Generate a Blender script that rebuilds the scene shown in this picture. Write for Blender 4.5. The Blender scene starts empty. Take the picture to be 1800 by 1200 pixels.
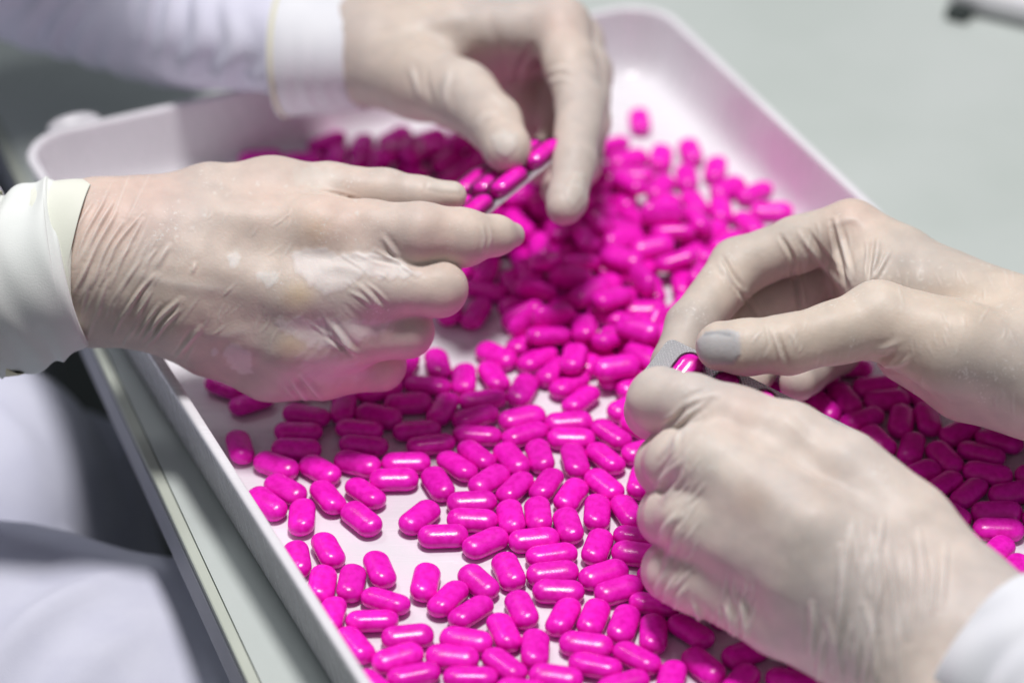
import bpy, bmesh, math, random
import numpy as np
from mathutils import Vector, Matrix, Quaternion

random.seed(7)
rng = np.random.default_rng(7)
scene = bpy.context.scene
COL = scene.collection

# ------------------------------------------------------------------ camera
# World: camera above the origin looking along +Y and down; tray floor is z = 0. Metres.
FPX, CAM_H, PITCH = 5320.0, 0.656, math.radians(34.2)
SP, CP = math.sin(PITCH), math.cos(PITCH)
cam_data = bpy.data.cameras.new("camera")
cam = bpy.data.objects.new("camera", cam_data)
COL.objects.link(cam)
cam.location = (0, 0, CAM_H)
cam.rotation_euler = (math.radians(90) - PITCH, 0, 0)
cam_data.sensor_width = 36.0
cam_data.lens = 36.0 * FPX / 1800.0
cam_data.clip_start, cam_data.clip_end = 0.02, 30.0
cam_data.dof.use_dof = True
cam_data.dof.focus_distance = 1.055
cam_data.dof.aperture_fstop = 4.5
scene.camera = cam

# ------------------------------------------------------------------ light
world = bpy.data.worlds.new("World")
scene.world = world
world.use_nodes = True
bg = world.node_tree.nodes["Background"]
bg.inputs["Color"].default_value = (0.80, 0.84, 0.92, 1)
bg.inputs["Strength"].default_value = 0.19

def area_light(name, loc, target, size, power, colour, shape='DISK', size_y=None):
    d = bpy.data.lights.new(name, 'AREA')
    d.shape = shape
    d.size = size
    if size_y: d.size_y = size_y
    d.energy = power
    d.color = colour
    o = bpy.data.objects.new(name, d)
    COL.objects.link(o)
    o.location = loc
    o.rotation_euler = (Vector(target) - Vector(loc)).to_track_quat('-Z', 'Y').to_euler()
    return o
area_light("ceiling_lamp", (0.03, 1.0, 1.75), (0.03, 0.95, 0), 0.32, 30.0, (1.0, 0.97, 0.97))
area_light("ceiling_lamp", (-0.75, 1.9, 1.9), (0.0, 1.0, 0), 0.40, 7.0, (0.94, 0.96, 1.0))

scene.view_settings.view_transform = 'Standard'
scene.view_settings.look = 'None'
scene.view_settings.gamma = 1.0
scene.view_settings.exposure = 0.0
scene.cycles.use_denoising = True
scene.cycles.max_bounces = 8
scene.cycles.transparent_max_bounces = 12

# ------------------------------------------------------------------ helpers
def P(x, y, d):
    """A point measured in the photograph: pixel and distance in metres along the lens axis."""
    v, u = (y - 600) / FPX, (x - 900) / FPX
    return np.array([u * d, d * CP - v * d * SP, CAM_H - d * SP - v * d * CP])

def PZ(x, y, z):
    """A point measured in the photograph at a known height z."""
    v = (y - 600) / FPX
    return P(x, y, (CAM_H - z) / (SP + v * CP))

def project(V):
    d = V[:, 1] * CP + (CAM_H - V[:, 2]) * SP
    return 900 + FPX * V[:, 0] / d, 600 + FPX * ((CAM_H - V[:, 2]) * CP - V[:, 1] * SP) / d, d

def link(name, me, mat=None, parent=None, smooth=True):
    o = bpy.data.objects.new(name, me)
    COL.objects.link(o)
    if mat: me.materials.append(mat)
    if smooth and len(me.polygons):
        me.polygons.foreach_set("use_smooth", [True] * len(me.polygons))
    if parent:
        o.parent = parent
        o.matrix_parent_inverse = Matrix.Translation(-parent.location)
    return o

def mesh(name, verts, faces):
    me = bpy.data.meshes.new(name)
    me.from_pydata([tuple(map(float, v)) for v in verts], [], [tuple(f) for f in faces])
    me.update()
    return me

def fast_mesh(name, V, Q):
    """V (n,3) float, Q (m,4) int."""
    me = bpy.data.meshes.new(name)
    me.vertices.add(len(V)); me.vertices.foreach_set("co", V.astype(np.float32).ravel())
    me.loops.add(Q.size); me.loops.foreach_set("vertex_index", Q.astype(np.int32).ravel())
    me.polygons.add(len(Q))
    me.polygons.foreach_set("loop_start", np.arange(0, Q.size, 4, dtype=np.int32))
    me.update(calc_edges=True)
    me.validate()
    return me

def empty(name, loc):
    o = bpy.data.objects.new(name, None)
    o.empty_display_size = 0.02
    COL.objects.link(o)
    o.location = loc
    return o

def tag(o, label=None, cat=None, group=None, kind=None):
    if label: o["label"] = label
    if cat: o["category"] = cat
    if group: o["group"] = group
    if kind: o["kind"] = kind
    return o

def box(cx, cy, cz, sx, sy, sz, M=None, bevel=0.0, seg=2):
    bm = bmesh.new()
    bmesh.ops.create_cube(bm, size=1)
    bmesh.ops.scale(bm, vec=(sx, sy, sz), verts=bm.verts)
    if bevel:
        bmesh.ops.bevel(bm, geom=bm.edges[:], offset=bevel, segments=seg, affect='EDGES', profile=0.5)
    bmesh.ops.translate(bm, vec=(cx, cy, cz), verts=bm.verts)
    if M is not None: bmesh.ops.transform(bm, matrix=M, verts=bm.verts)
    me = bpy.data.meshes.new("box"); bm.to_mesh(me); bm.free()
    return me

# smooth pseudo noise for numpy geometry
class Noise:
    def __init__(s, seed, n=14, f0=1.0, f1=3.0):
        r = np.random.default_rng(seed)
        d = r.normal(size=(n, 3)); d /= np.linalg.norm(d, axis=1)[:, None]
        s.k = d * r.uniform(f0, f1, (n, 1)); s.p = r.uniform(0, 6.28, n); s.n = n
    def __call__(s, V):
        return np.sin(V @ s.k.T + s.p).sum(1) / math.sqrt(s.n / 2)

# ------------------------------------------------------------------ materials
def material(name):
    m = bpy.data.materials.new(name); m.use_nodes = True
    nt = m.node_tree
    return m, nt, nt.nodes["Principled BSDF"]

def N(nt, t, **kw):
    n = nt.nodes.new(t)
    for k, v in kw.items():
        if k in n.inputs.keys() if hasattr(n.inputs, 'keys') else False: n.inputs[k].default_value = v
        else: setattr(n, k, v)
    return n

def noise_ramp(nt, scale, lo, hi, detail=4, p0=0.35, p1=0.65, coord=None):
    t = nt.nodes.new("ShaderNodeTexNoise"); t.inputs["Scale"].default_value = scale; t.inputs["Detail"].default_value = detail
    if coord: nt.links.new(coord, t.inputs["Vector"])
    r = nt.nodes.new("ShaderNodeValToRGB")
    r.color_ramp.elements[0].position = p0; r.color_ramp.elements[1].position = p1
    r.color_ramp.elements[0].color = (*lo, 1); r.color_ramp.elements[1].color = (*hi, 1)
    nt.links.new(t.outputs["Fac"], r.inputs["Fac"])
    return t, r

def bump(nt, bsdf, height_socket, strength, dist):
    b = nt.nodes.new("ShaderNodeBump"); b.inputs["Strength"].default_value = strength; b.inputs["Distance"].default_value = dist
    nt.links.new(height_socket, b.inputs["Height"]); nt.links.new(b.outputs["Normal"], bsdf.inputs["Normal"])
    return b

def geo_pos(nt):
    c = nt.nodes.new("ShaderNodeNewGeometry"); return c.outputs["Position"]
def obj_pos(nt):
    c = nt.nodes.new("ShaderNodeTexCoord"); return c.outputs["Object"]

def make_plastic(name, lo, hi, rough, scale=25, bscale=900, bstr=0.05, spec=0.5):
    m, nt, b = material(name)
    pos = geo_pos(nt)
    t, r = noise_ramp(nt, scale, lo, hi, 5, coord=pos)
    nt.links.new(r.outputs["Color"], b.inputs["Base Color"])
    b.inputs["Roughness"].default_value = rough
    b.inputs["Specular IOR Level"].default_value = spec
    t2 = nt.nodes.new("ShaderNodeTexNoise"); t2.inputs["Scale"].default_value = bscale; t2.inputs["Detail"].default_value = 3
    nt.links.new(pos, t2.inputs["Vector"])
    bump(nt, b, t2.outputs["Fac"], bstr, 0.001)
    return m

MAT = {}
MAT['tray'] = make_plastic("tray_plastic", (0.735, 0.72, 0.75), (0.785, 0.77, 0.80), 0.27)
def scuff(m, amount):
    nt = m.node_tree; b = nt.nodes["Principled BSDF"]
    mp = nt.nodes.new("ShaderNodeMapping"); mp.inputs["Rotation"].default_value = (0, 0, 0.9); mp.inputs["Scale"].default_value = (18, 260, 60)
    nt.links.new(geo_pos(nt), mp.inputs["Vector"])
    t = nt.nodes.new("ShaderNodeTexNoise"); t.inputs["Scale"].default_value = 1.0; t.inputs["Detail"].default_value = 6
    nt.links.new(mp.outputs["Vector"], t.inputs["Vector"])
    r = nt.nodes.new("ShaderNodeMapRange"); r.inputs["From Min"].default_value = 0.35; r.inputs["From Max"].default_value = 0.7
    r.inputs["To Min"].default_value = b.inputs["Roughness"].default_value - amount; r.inputs["To Max"].default_value = b.inputs["Roughness"].default_value + amount
    nt.links.new(t.outputs["Fac"], r.inputs["Value"]); nt.links.new(r.outputs["Result"], b.inputs["Roughness"])
scuff(MAT['tray'], 0.025)
MAT['table'] = make_plastic("table_laminate", (0.47, 0.515, 0.485), (0.51, 0.55, 0.525), 0.42, scale=12)
MAT['band'] = make_plastic("edge_band", (0.44, 0.475, 0.41), (0.48, 0.51, 0.44), 0.6)
MAT['edge'] = make_plastic("table_side", (0.22, 0.235, 0.27), (0.27, 0.28, 0.31), 0.5)
MAT['floor'] = make_plastic("dark_floor", (0.020, 0.030, 0.027), (0.035, 0.047, 0.042), 0.55, scale=4)
MAT['dark'] = make_plastic("dark_rubber", (0.02, 0.03, 0.028), (0.03, 0.04, 0.035), 0.6)

# pink film coating: faint mottling, satin gloss
def make_pink():
    m, nt, b = material("pink_coating")
    oi = nt.nodes.new("ShaderNodeObjectInfo")
    pos = obj_pos(nt)
    add = nt.nodes.new("ShaderNodeVectorMath"); add.operation = 'ADD'
    sc = nt.nodes.new("ShaderNodeVectorMath"); sc.operation = 'SCALE'; sc.inputs["Scale"].default_value = 3.0
    nt.links.new(oi.outputs["Random"], sc.inputs[0])
    nt.links.new(pos, add.inputs[0]); nt.links.new(sc.outputs[0], add.inputs[1])
    t, r = noise_ramp(nt, 430, (0.77, 0.005, 0.44), (0.93, 0.015, 0.60), 6, 0.34, 0.62, coord=add.outputs[0])
    hs = nt.nodes.new("ShaderNodeHueSaturation")
    mr = nt.nodes.new("ShaderNodeMapRange"); mr.inputs["To Min"].default_value = 0.90; mr.inputs["To Max"].default_value = 1.06
    nt.links.new(oi.outputs["Random"], mr.inputs["Value"]); nt.links.new(mr.outputs["Result"], hs.inputs["Value"])
    nt.links.new(r.outputs["Color"], hs.inputs["Color"]); nt.links.new(hs.outputs["Color"], b.inputs["Base Color"])
    b.inputs["Roughness"].default_value = 0.25
    b.inputs["Specular IOR Level"].default_value = 0.42
    t2 = nt.nodes.new("ShaderNodeTexNoise"); t2.inputs["Scale"].default_value = 1400; t2.inputs["Detail"].default_value = 3
    nt.links.new(add.outputs[0], t2.inputs["Vector"])
    bump(nt, b, t2.outputs["Fac"], 0.10, 0.0006)
    return m
MAT['pink'] = make_pink()

# thin latex glove over skin: colour painted per vertex (skin tone, trapped air, powder), fine crinkle
def make_glove(name):
    m, nt, b = material(name)
    at = nt.nodes.new("ShaderNodeAttribute"); at.attribute_name = "tint"
    pos = geo_pos(nt)
    t, r = noise_ramp(nt, 130, (0.93, 0.93, 0.93), (1.05, 1.04, 1.03), 8, 0.35, 0.65, coord=pos)
    mx = nt.nodes.new("ShaderNodeMix"); mx.data_type = 'RGBA'; mx.blend_type = 'MULTIPLY'; mx.inputs["Factor"].default_value = 1
    nt.links.new(at.outputs["Color"], mx.inputs["A"]); nt.links.new(r.outputs["Color"], mx.inputs["B"])
    # powder specks
    t3 = nt.nodes.new("ShaderNodeTexNoise"); t3.inputs["Scale"].default_value = 900; t3.inputs["Detail"].default_value = 2
    nt.links.new(pos, t3.inputs["Vector"])
    t4 = nt.nodes.new("ShaderNodeTexNoise"); t4.inputs["Scale"].default_value = 55; t4.inputs["Detail"].default_value = 4
    nt.links.new(pos, t4.inputs["Vector"])
    mul = nt.nodes.new("ShaderNodeMath"); mul.operation = 'MULTIPLY'
    nt.links.new(t3.outputs["Fac"], mul.inputs[0]); nt.links.new(t4.outputs["Fac"], mul.inputs[1])
    rr = nt.nodes.new("ShaderNodeMapRange"); rr.inputs["From Min"].default_value = 0.375; rr.inputs["From Max"].default_value = 0.46
    rr.inputs["To Max"].default_value = 0.55
    nt.links.new(mul.outputs[0], rr.inputs["Value"])
    mx2 = nt.nodes.new("ShaderNodeMix"); mx2.data_type = 'RGBA'; mx2.inputs["B"].default_value = (0.78, 0.74, 0.70, 1)
    nt.links.new(rr.outputs["Result"], mx2.inputs["Factor"]); nt.links.new(mx.outputs["Result"], mx2.inputs["A"])
    nt.links.new(mx2.outputs["Result"], b.inputs["Base Color"])
    b.inputs["Roughness"].default_value = 0.54
    b.inputs["Specular IOR Level"].default_value = 0.36
    b.inputs["Coat Weight"].default_value = 0.05
    b.inputs["Coat Roughness"].default_value = 0.32
    b.inputs["Subsurface Weight"].default_value = 0.18
    b.inputs["Subsurface Radius"].default_value = (1.0, 0.45, 0.30)
    b.inputs["Subsurface Scale"].default_value = 0.003
    # crinkle: stretched voronoi cells + grain
    vo = nt.nodes.new("ShaderNodeTexVoronoi"); vo.feature = 'DISTANCE_TO_EDGE'; vo.inputs["Scale"].default_value = 520
    nt.links.new(pos, vo.inputs["Vector"])
    t2 = nt.nodes.new("ShaderNodeTexNoise"); t2.inputs["Scale"].default_value = 420; t2.inputs["Detail"].default_value = 6
    nt.links.new(pos, t2.inputs["Vector"])
    ad = nt.nodes.new("ShaderNodeMath"); ad.operation = 'ADD'
    nt.links.new(vo.outputs["Distance"], ad.inputs[0]); nt.links.new(t2.outputs["Fac"], ad.inputs[1])
    bump(nt, b, ad.outputs[0], 0.10, 0.0007)
    return m
MAT['glove'] = make_glove("latex_glove")

def make_cloth(name, lo, hi, rib=0.0):
    m, nt, b = material(name)
    pos = geo_pos(nt)
    t, r = noise_ramp(nt, 40, lo, hi, 5, coord=pos)
    nt.links.new(r.outputs["Color"], b.inputs["Base Color"])
    b.inputs["Roughness"].default_value = 0.85
    b.inputs["Sheen Weight"].default_value = 0.15
    b.inputs["Specular IOR Level"].default_value = 0.2
    w = nt.nodes.new("ShaderNodeTexNoise"); w.inputs["Scale"].default_value = 1600; w.inputs["Detail"].default_value = 2
    nt.links.new(pos, w.inputs["Vector"])
    bump(nt, b, w.outputs["Fac"], 0.10, 0.0008)
    return m
MAT['coat'] = make_cloth("white_coat_cotton", (0.66, 0.66, 0.78), (0.72, 0.72, 0.83))
MAT['cuff'] = make_cloth("white_cuff_knit", (0.74, 0.77, 0.74), (0.80, 0.82, 0.79))
MAT['trouser'] = make_cloth("pale_lavender_cotton", (0.62, 0.63, 0.75), (0.68, 0.69, 0.80))
MAT['cream'] = make_cloth("cream_latex", (0.72, 0.74, 0.64), (0.77, 0.78, 0.69))
MAT['coat_right'] = make_cloth("white_coat_linen", (0.74, 0.75, 0.79), (0.79, 0.80, 0.83))
MAT['seam'] = make_cloth("yellow_seam", (0.72, 0.70, 0.50), (0.76, 0.74, 0.56))

def make_foil():
    m, nt, b = material("knurled_foil")
    b.inputs["Metallic"].default_value = 0.55
    b.inputs["Base Color"].default_value = (0.74, 0.74, 0.75, 1)
    b.inputs["Roughness"].default_value = 0.32
    pos = obj_pos(nt)
    mp = nt.nodes.new("ShaderNodeMapping"); mp.inputs["Rotation"].default_value = (0, 0, math.radians(45)); mp.inputs["Scale"].default_value = (1, 1, 0)
    nt.links.new(pos, mp.inputs["Vector"])
    ck = nt.nodes.new("ShaderNodeTexVoronoi"); ck.inputs["Scale"].default_value = 1000; ck.inputs["Randomness"].default_value = 0.0
    nt.links.new(mp.outputs["Vector"], ck.inputs["Vector"])
    bump(nt, b, ck.outputs["Distance"], 0.9, 0.0006)
    return m
MAT['foil'] = make_foil()

def make_clear():
    m, nt, b = material("clear_blister")
    nt.nodes.remove(b)
    tr = nt.nodes.new("ShaderNodeBsdfTransparent"); tr.inputs["Color"].default_value = (0.96, 0.95, 0.96, 1)
    gl = nt.nodes.new("ShaderNodeBsdfGlossy"); gl.inputs["Roughness"].default_value = 0.08
    fr = nt.nodes.new("ShaderNodeFresnel"); fr.inputs["IOR"].default_value = 1.5
    mx = nt.nodes.new("ShaderNodeMixShader")
    nt.links.new(fr.outputs[0], mx.inputs[0]); nt.links.new(tr.outputs[0], mx.inputs[1]); nt.links.new(gl.outputs[0], mx.inputs[2])
    nt.links.new(mx.outputs[0], nt.nodes["Material Output"].inputs["Surface"])
    return m
MAT['clear'] = make_clear()

# ------------------------------------------------------------------ the place: floor, table, tray
fl = link("floor", mesh("floor", [(-3, -2, -0.74), (3, -2, -0.74), (3, 5, -0.74), (-3, 5, -0.74)], [(0, 1, 2, 3)]), MAT['floor'])
tag(fl, kind="structure")

TZ = -0.004                                    # table top under the tray
e0, e1 = PZ(185, 610, TZ), PZ(460, 1200, TZ)   # seam along the table's left edge
ed = (e1 - e0) / np.linalg.norm(e1 - e0)
en = np.array([ed[1], -ed[0], 0])              # outwards
if en[0] > 0: en = -en
table = empty("table", (0.5, 1.0, -0.74))
tag(table, "pale grey green laminate table with a banded edge under the white tray", "table")
a, b_ = e0 - ed * 1.2, e1 + ed * 0.75
c, d = b_ - en * 1.6, a - en * 1.6
def slab(name, pts, z0, z1, mat, parent, bev=0.0):
    bm = bmesh.new()
    lo = [bm.verts.new((p[0], p[1], z0)) for p in pts]; hi = [bm.verts.new((p[0], p[1], z1)) for p in pts]
    n = len(pts)
    bm.faces.new(hi); bm.faces.new(lo[::-1])
    for i in range(n): bm.faces.new((lo[i], lo[(i + 1) % n], hi[(i + 1) % n], hi[i]))
    bmesh.ops.recalc_face_normals(bm, faces=bm.faces)
    if bev: bmesh.ops.bevel(bm, geom=bm.edges[:], offset=bev, segments=3, affect='EDGES')
    me = bpy.data.meshes.new(name); bm.to_mesh(me); bm.free()
    return link(name, me, mat, parent, smooth=False)
slab("table_top", [a, b_, c, d], TZ - 0.017, TZ, MAT['table'], table)
g = en * 0.0004
slab("edge_band", [a + g, b_ + g, b_ + en * 0.0042, a + en * 0.0042], TZ - 0.003, TZ + 0.0001, MAT['band'], table, 0.0003)
slab("side_panel", [a + g, b_ + g, b_ + en * 0.0046, a + en * 0.0046], TZ - 0.019, TZ - 0.0032, MAT['edge'], table, 0.0004)
mid = (a + b_) / 2
for s in (0.12, 0.88):
    q = a + (b_ - a) * s - en * 0.12
    link("leg", box(q[0], q[1], -0.385, 0.04, 0.04, 0.70), MAT['edge'], table, False)
    q = q - en * 1.3
    link("leg", box(q[0], q[1], -0.385, 0.04, 0.04, 0.70), MAT['edge'], table, False)

RA, RB = PZ(44, 245.9, 0.03), PZ(1145.6, 4.9, 0.03)     # inner rim corners on the far side
TX = (RB - RA); TW = np.linalg.norm(TX); TX = TX / TW
TY = np.array([-TX[1], TX[0], 0]); TL = 0.44
def tray_pt(u, v, z): return np.array([RA[0], RA[1], 0]) + TX * u + TY * (v) + np.array([0, 0, z])
def build_tray():
    prof = [(-2.6, -3.6), (-2.0, -3.4), (-1.7, -2.6), (2.6, 26.6), (3.0, 27.0), (3.6, 27.2), (3.9, 27.8), (3.9, 29.2), (3.5, 29.85), (2.7, 30.1),
            (0.9, 30.1), (0.25, 29.8), (0.0, 29.2), (-0.3, 27), (-1.2, 20), (-2.4, 11.5), (-3.0, 8.5), (-4.0, 5.2), (-5.6, 2.6), (-7.8, 0.9), (-10.5, 0.15), (-14, 0.0)]
    ns, R0 = 10, 0.0185
    rings = []
    for o, z in prof:
        o /= 1000; z /= 1000
        R = max(R0 + o, 0.003)
        pts = []
        for (cu, cv, a0) in ((TW + o - R, o - R, 0), (-o + R, o - R, 90), (-o + R, -TL - o + R, 180), (TW + o - R, -TL - o + R, 270)):
            for i in range(ns + 1):
                an = math.radians(a0 + 90 * i / ns)
                pts.append(tray_pt(cu + R * math.cos(an), cv + R * math.sin(an), z))
        rings.append(pts)
    n = len(rings[0]); V = [p for r in rings for p in r]; F = []
    for k in range(len(rings) - 1):
        for i in range(n):
            F.append((k * n + i, k * n + (i + 1) % n, (k + 1) * n + (i + 1) % n, (k + 1) * n + i))
    F.append(tuple((len(rings) - 1) * n + i for i in range(n)))
    F.append(tuple(i for i in range(n))[::-1])
    return mesh("tray", V, F)
tray_root = empty("tray", tuple(tray_pt(TW / 2, -TL / 2, -0.0036)))
tag(tray_root, "white plastic tray with low rounded walls full of pink caplets", "tray")
link("tray_body", build_tray(), MAT['tray'], tray_root)
# moulded lug behind the far rim
def lug():
    bm = bmesh.new()
    bmesh.ops.create_uvsphere(bm, u_segments=24, v_segments=14, radius=1.0)
    c0 = PZ(132, 222, 0.0262)
    bmesh.ops.scale(bm, vec=(0.0115, 0.0045, 0.0045), verts=bm.verts)
    bmesh.ops.rotate(bm, cent=(0, 0, 0), matrix=Matrix.Rotation(math.radians(24.6), 3, 'Z'), verts=bm.verts)
    bmesh.ops.translate(bm, vec=tuple(c0 + TY * 0.0015), verts=bm.verts)
    me = bpy.data.meshes.new("lug"); bm.to_mesh(me); bm.free(); return me
link("rim_lug", lug(), MAT['tray'], tray_root)

# ------------------------------------------------------------------ hands: one smooth surface grown over a skeleton
VOX = 0.6   # mm
def smin(a, b, k):
    h = np.maximum(k - np.abs(a - b), 0) / k
    return np.minimum(a, b) - h * h * k * 0.25

class Hand:
    """palm: chains of (px, py, depth, radius_mm) joints; fingers: likewise."""
    def __init__(s, palm, fingers, kp=9.0, kf=3.0, kj=5.5):
        to = lambda ch: [(P(x, y, d) * 1000.0, r) for x, y, d, r in ch]
        s.palm = [to(c) for c in palm]; s.fingers = [to(c) for c in fingers]
        pts = np.array([q for c in s.palm + s.fingers for q, r in c]); rad = np.array([r for c in s.palm + s.fingers for q, r in c])
        s.lo = (pts - rad[:, None]).min(0) - 4; hi = (pts + rad[:, None]).max(0) + 4
        s.n = np.ceil((hi - s.lo) / VOX).astype(int) + 1
        s.ax = [s.lo[i] + VOX * np.arange(s.n[i]) for i in range(3)]
        BIG = 30.0
        def chain(ch, k, F, kout):
            G = np.full(s.n, BIG, np.float32)
            for (p0, r0), (p1, r1) in zip(ch[:-1], ch[1:]):
                m = max(r0, r1) + 12
                a = np.maximum(((np.minimum(p0, p1) - m - s.lo) / VOX).astype(int), 0)
                b = np.minimum(((np.maximum(p0, p1) + m - s.lo) / VOX).astype(int) + 1, s.n)
                sl = tuple(slice(a[i], b[i]) for i in range(3))
                X = (s.ax[0][sl[0]][:, None, None] - p0[0]).astype(np.float32)
                Y = (s.ax[1][sl[1]][None, :, None] - p0[1]).astype(np.float32)
                Z = (s.ax[2][sl[2]][None, None, :] - p0[2]).astype(np.float32)
                d = p1 - p0; L2 = float(d @ d) + 1e-6
                h = np.clip((X * np.float32(d[0]) + Y * np.float32(d[1]) + Z * np.float32(d[2])) / np.float32(L2), 0, 1)
                D = np.sqrt((X - h * np.float32(d[0])) ** 2 + (Y - h * np.float32(d[1])) ** 2 + (Z - h * np.float32(d[2])) ** 2) - (np.float32(r0) + h * np.float32(r1 - r0))
                G[sl] = smin(G[sl], D, k)
            return G
        body = None
        for c in s.palm:
            G = chain(c, 3.0, None, None)
            body = G if body is None else smin(body, G, kp)
        fin = None
        for c in s.fingers:
            G = chain(c, kf, None, None)
            fin = G if fin is None else smin(fin, G, 0.9)
        s.F = smin(body, fin, kj)

    def surface(s):
        F = s.F; n = np.array(F.shape)
        ins = F < 0
        c = [ins[i:n[0] - 1 + i, j:n[1] - 1 + j, k:n[2] - 1 + k] for i in (0, 1) for j in (0, 1) for k in (0, 1)]
        cnt = np.zeros(n - 1, np.uint8)
        for q in c: cnt += q
        act = (cnt > 0) & (cnt < 8)
        I = np.argwhere(act)
        idx = -np.ones(n - 1, np.int64); idx[act] = np.arange(len(I))
        corner = np.array([(i, j, k) for i in (0, 1) for j in (0, 1) for k in (0, 1)])
        val = np.stack([F[I[:, 0] + o[0], I[:, 1] + o[1], I[:, 2] + o[2]] for o in corner], 1)
        acc = np.zeros((len(I), 3)); num = np.zeros(len(I))
        for a in range(8):
            for b in range(a + 1, 8):
                if np.abs(corner[a] - corner[b]).sum() != 1: continue
                va, vb = val[:, a], val[:, b]
                m = (va < 0) != (vb < 0)
                t = np.where(m, va / np.where(m, va - vb, 1), 0)[:, None]
                acc += np.where(m[:, None], corner[a] + t * (corner[b] - corner[a]), 0); num += m
        V = (I + acc / num[:, None]) * VOX + s.lo
        quads = []
        for ax in range(3):
            sh = n.copy(); sh[ax] -= 1
            s0 = [slice(0, n[i]) for i in range(3)]; s1 = list(s0)
            s0[ax] = slice(0, n[ax] - 1); s1[ax] = slice(1, n[ax])
            A, B = ins[tuple(s0)], ins[tuple(s1)]
            E = np.argwhere(A != B)
            o1, o2 = [i for i in range(3) if i != ax]
            E = E[(E[:, o1] > 0) & (E[:, o2] > 0) & (E[:, o1] < n[o1] - 1) & (E[:, o2] < n[o2] - 1)]
            def cell(d1, d2):
                q = E.copy(); q[:, o1] += d1; q[:, o2] += d2
                return idx[q[:, 0], q[:, 1], q[:, 2]]
            Q = np.stack([cell(-1, -1), cell(0, -1), cell(0, 0), cell(-1, 0)], 1)
            flip = A[E[:, 0], E[:, 1], E[:, 2]]
            if ax == 1: flip = ~flip
            Q[~flip] = Q[~flip][:, ::-1]
            quads.append(Q)
        Q = np.concatenate(quads)
        return V, Q

def vnormals(V, Q):
    n = np.cross(V[Q[:, 2]] - V[Q[:, 0]], V[Q[:, 3]] - V[Q[:, 1]])
    N_ = np.zeros_like(V)
    for k in range(4):
        for a in range(3): N_[:, a] += np.bincount(Q[:, k], n[:, a], len(V))
    return N_ / (np.linalg.norm(N_, axis=1)[:, None] + 1e-9)

def relaxed(V, Q, it):
    E = np.concatenate([Q[:, [0, 1]], Q[:, [1, 2]], Q[:, [2, 3]], Q[:, [3, 0]]])
    deg = np.bincount(E.ravel(), minlength=len(V))[:, None]
    for _ in range(it):
        S = np.zeros_like(V)
        for a in range(3):
            S[:, a] = np.bincount(E[:, 0], V[E[:, 1], a], len(V)) + np.bincount(E[:, 1], V[E[:, 0], a], len(V))
        V = 0.5 * V + 0.5 * S / deg
    return V

def poly_sd(px, py, poly):
    """signed distance in pixels, negative inside"""
    P_ = np.array(poly, float); ins = np.zeros(len(px), bool); d = np.full(len(px), 1e9)
    for i in range(len(P_)):
        a, b = P_[i - 1], P_[i]
        e = b - a
        h = np.clip(((px - a[0]) * e[0] + (py - a[1]) * e[1]) / (e @ e + 1e-9), 0, 1)
        d = np.minimum(d, np.hypot(px - a[0] - h * e[0], py - a[1] - h * e[1]))
        c = (a[1] > py) != (b[1] > py)
        xs = (b[0] - a[0]) * (py - a[1]) / (b[1] - a[1] + 1e-12) + a[0]
        ins ^= c & (px < xs)
    return np.where(ins, -d, d)

def line_d(px, py, pts):
    d = np.full(len(px), 1e9); s = np.zeros(len(px)); P_ = np.array(pts, float)
    seg = np.linalg.norm(P_[1:] - P_[:-1], axis=1); cum = np.concatenate([[0], np.cumsum(seg)])
    for i in range(len(P_) - 1):
        a, b = P_[i], P_[i + 1]; e = b - a
        h = np.clip(((px - a[0]) * e[0] + (py - a[1]) * e[1]) / (e @ e + 1e-9), 0, 1)
        q = np.hypot(px - a[0] - h * e[0], py - a[1] - h * e[1])
        m = q < d; d = np.where(m, q, d); s = np.where(m, (cum[i] + h * seg[i]) / cum[-1], s)
    return d, s

def spline(pts, n):
    P_ = np.array(pts, float)
    if len(P_) == 2: return P_[0] + (P_[1] - P_[0]) * np.linspace(0, 1, n)[:, None]
    Q = np.vstack([2 * P_[0] - P_[1], P_, 2 * P_[-1] - P_[-2]]); out = []
    for t in np.linspace(0, len(P_) - 1 - 1e-6, n):
        i = int(t); f = t - i; a, b, c, d = Q[i:i + 4]
        out.append(0.5 * ((2 * b) + (c - a) * f + (2 * a - 5 * b + 4 * c - d) * f * f + (3 * b - a - 3 * c + d) * f ** 3))
    return np.array(out)

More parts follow.
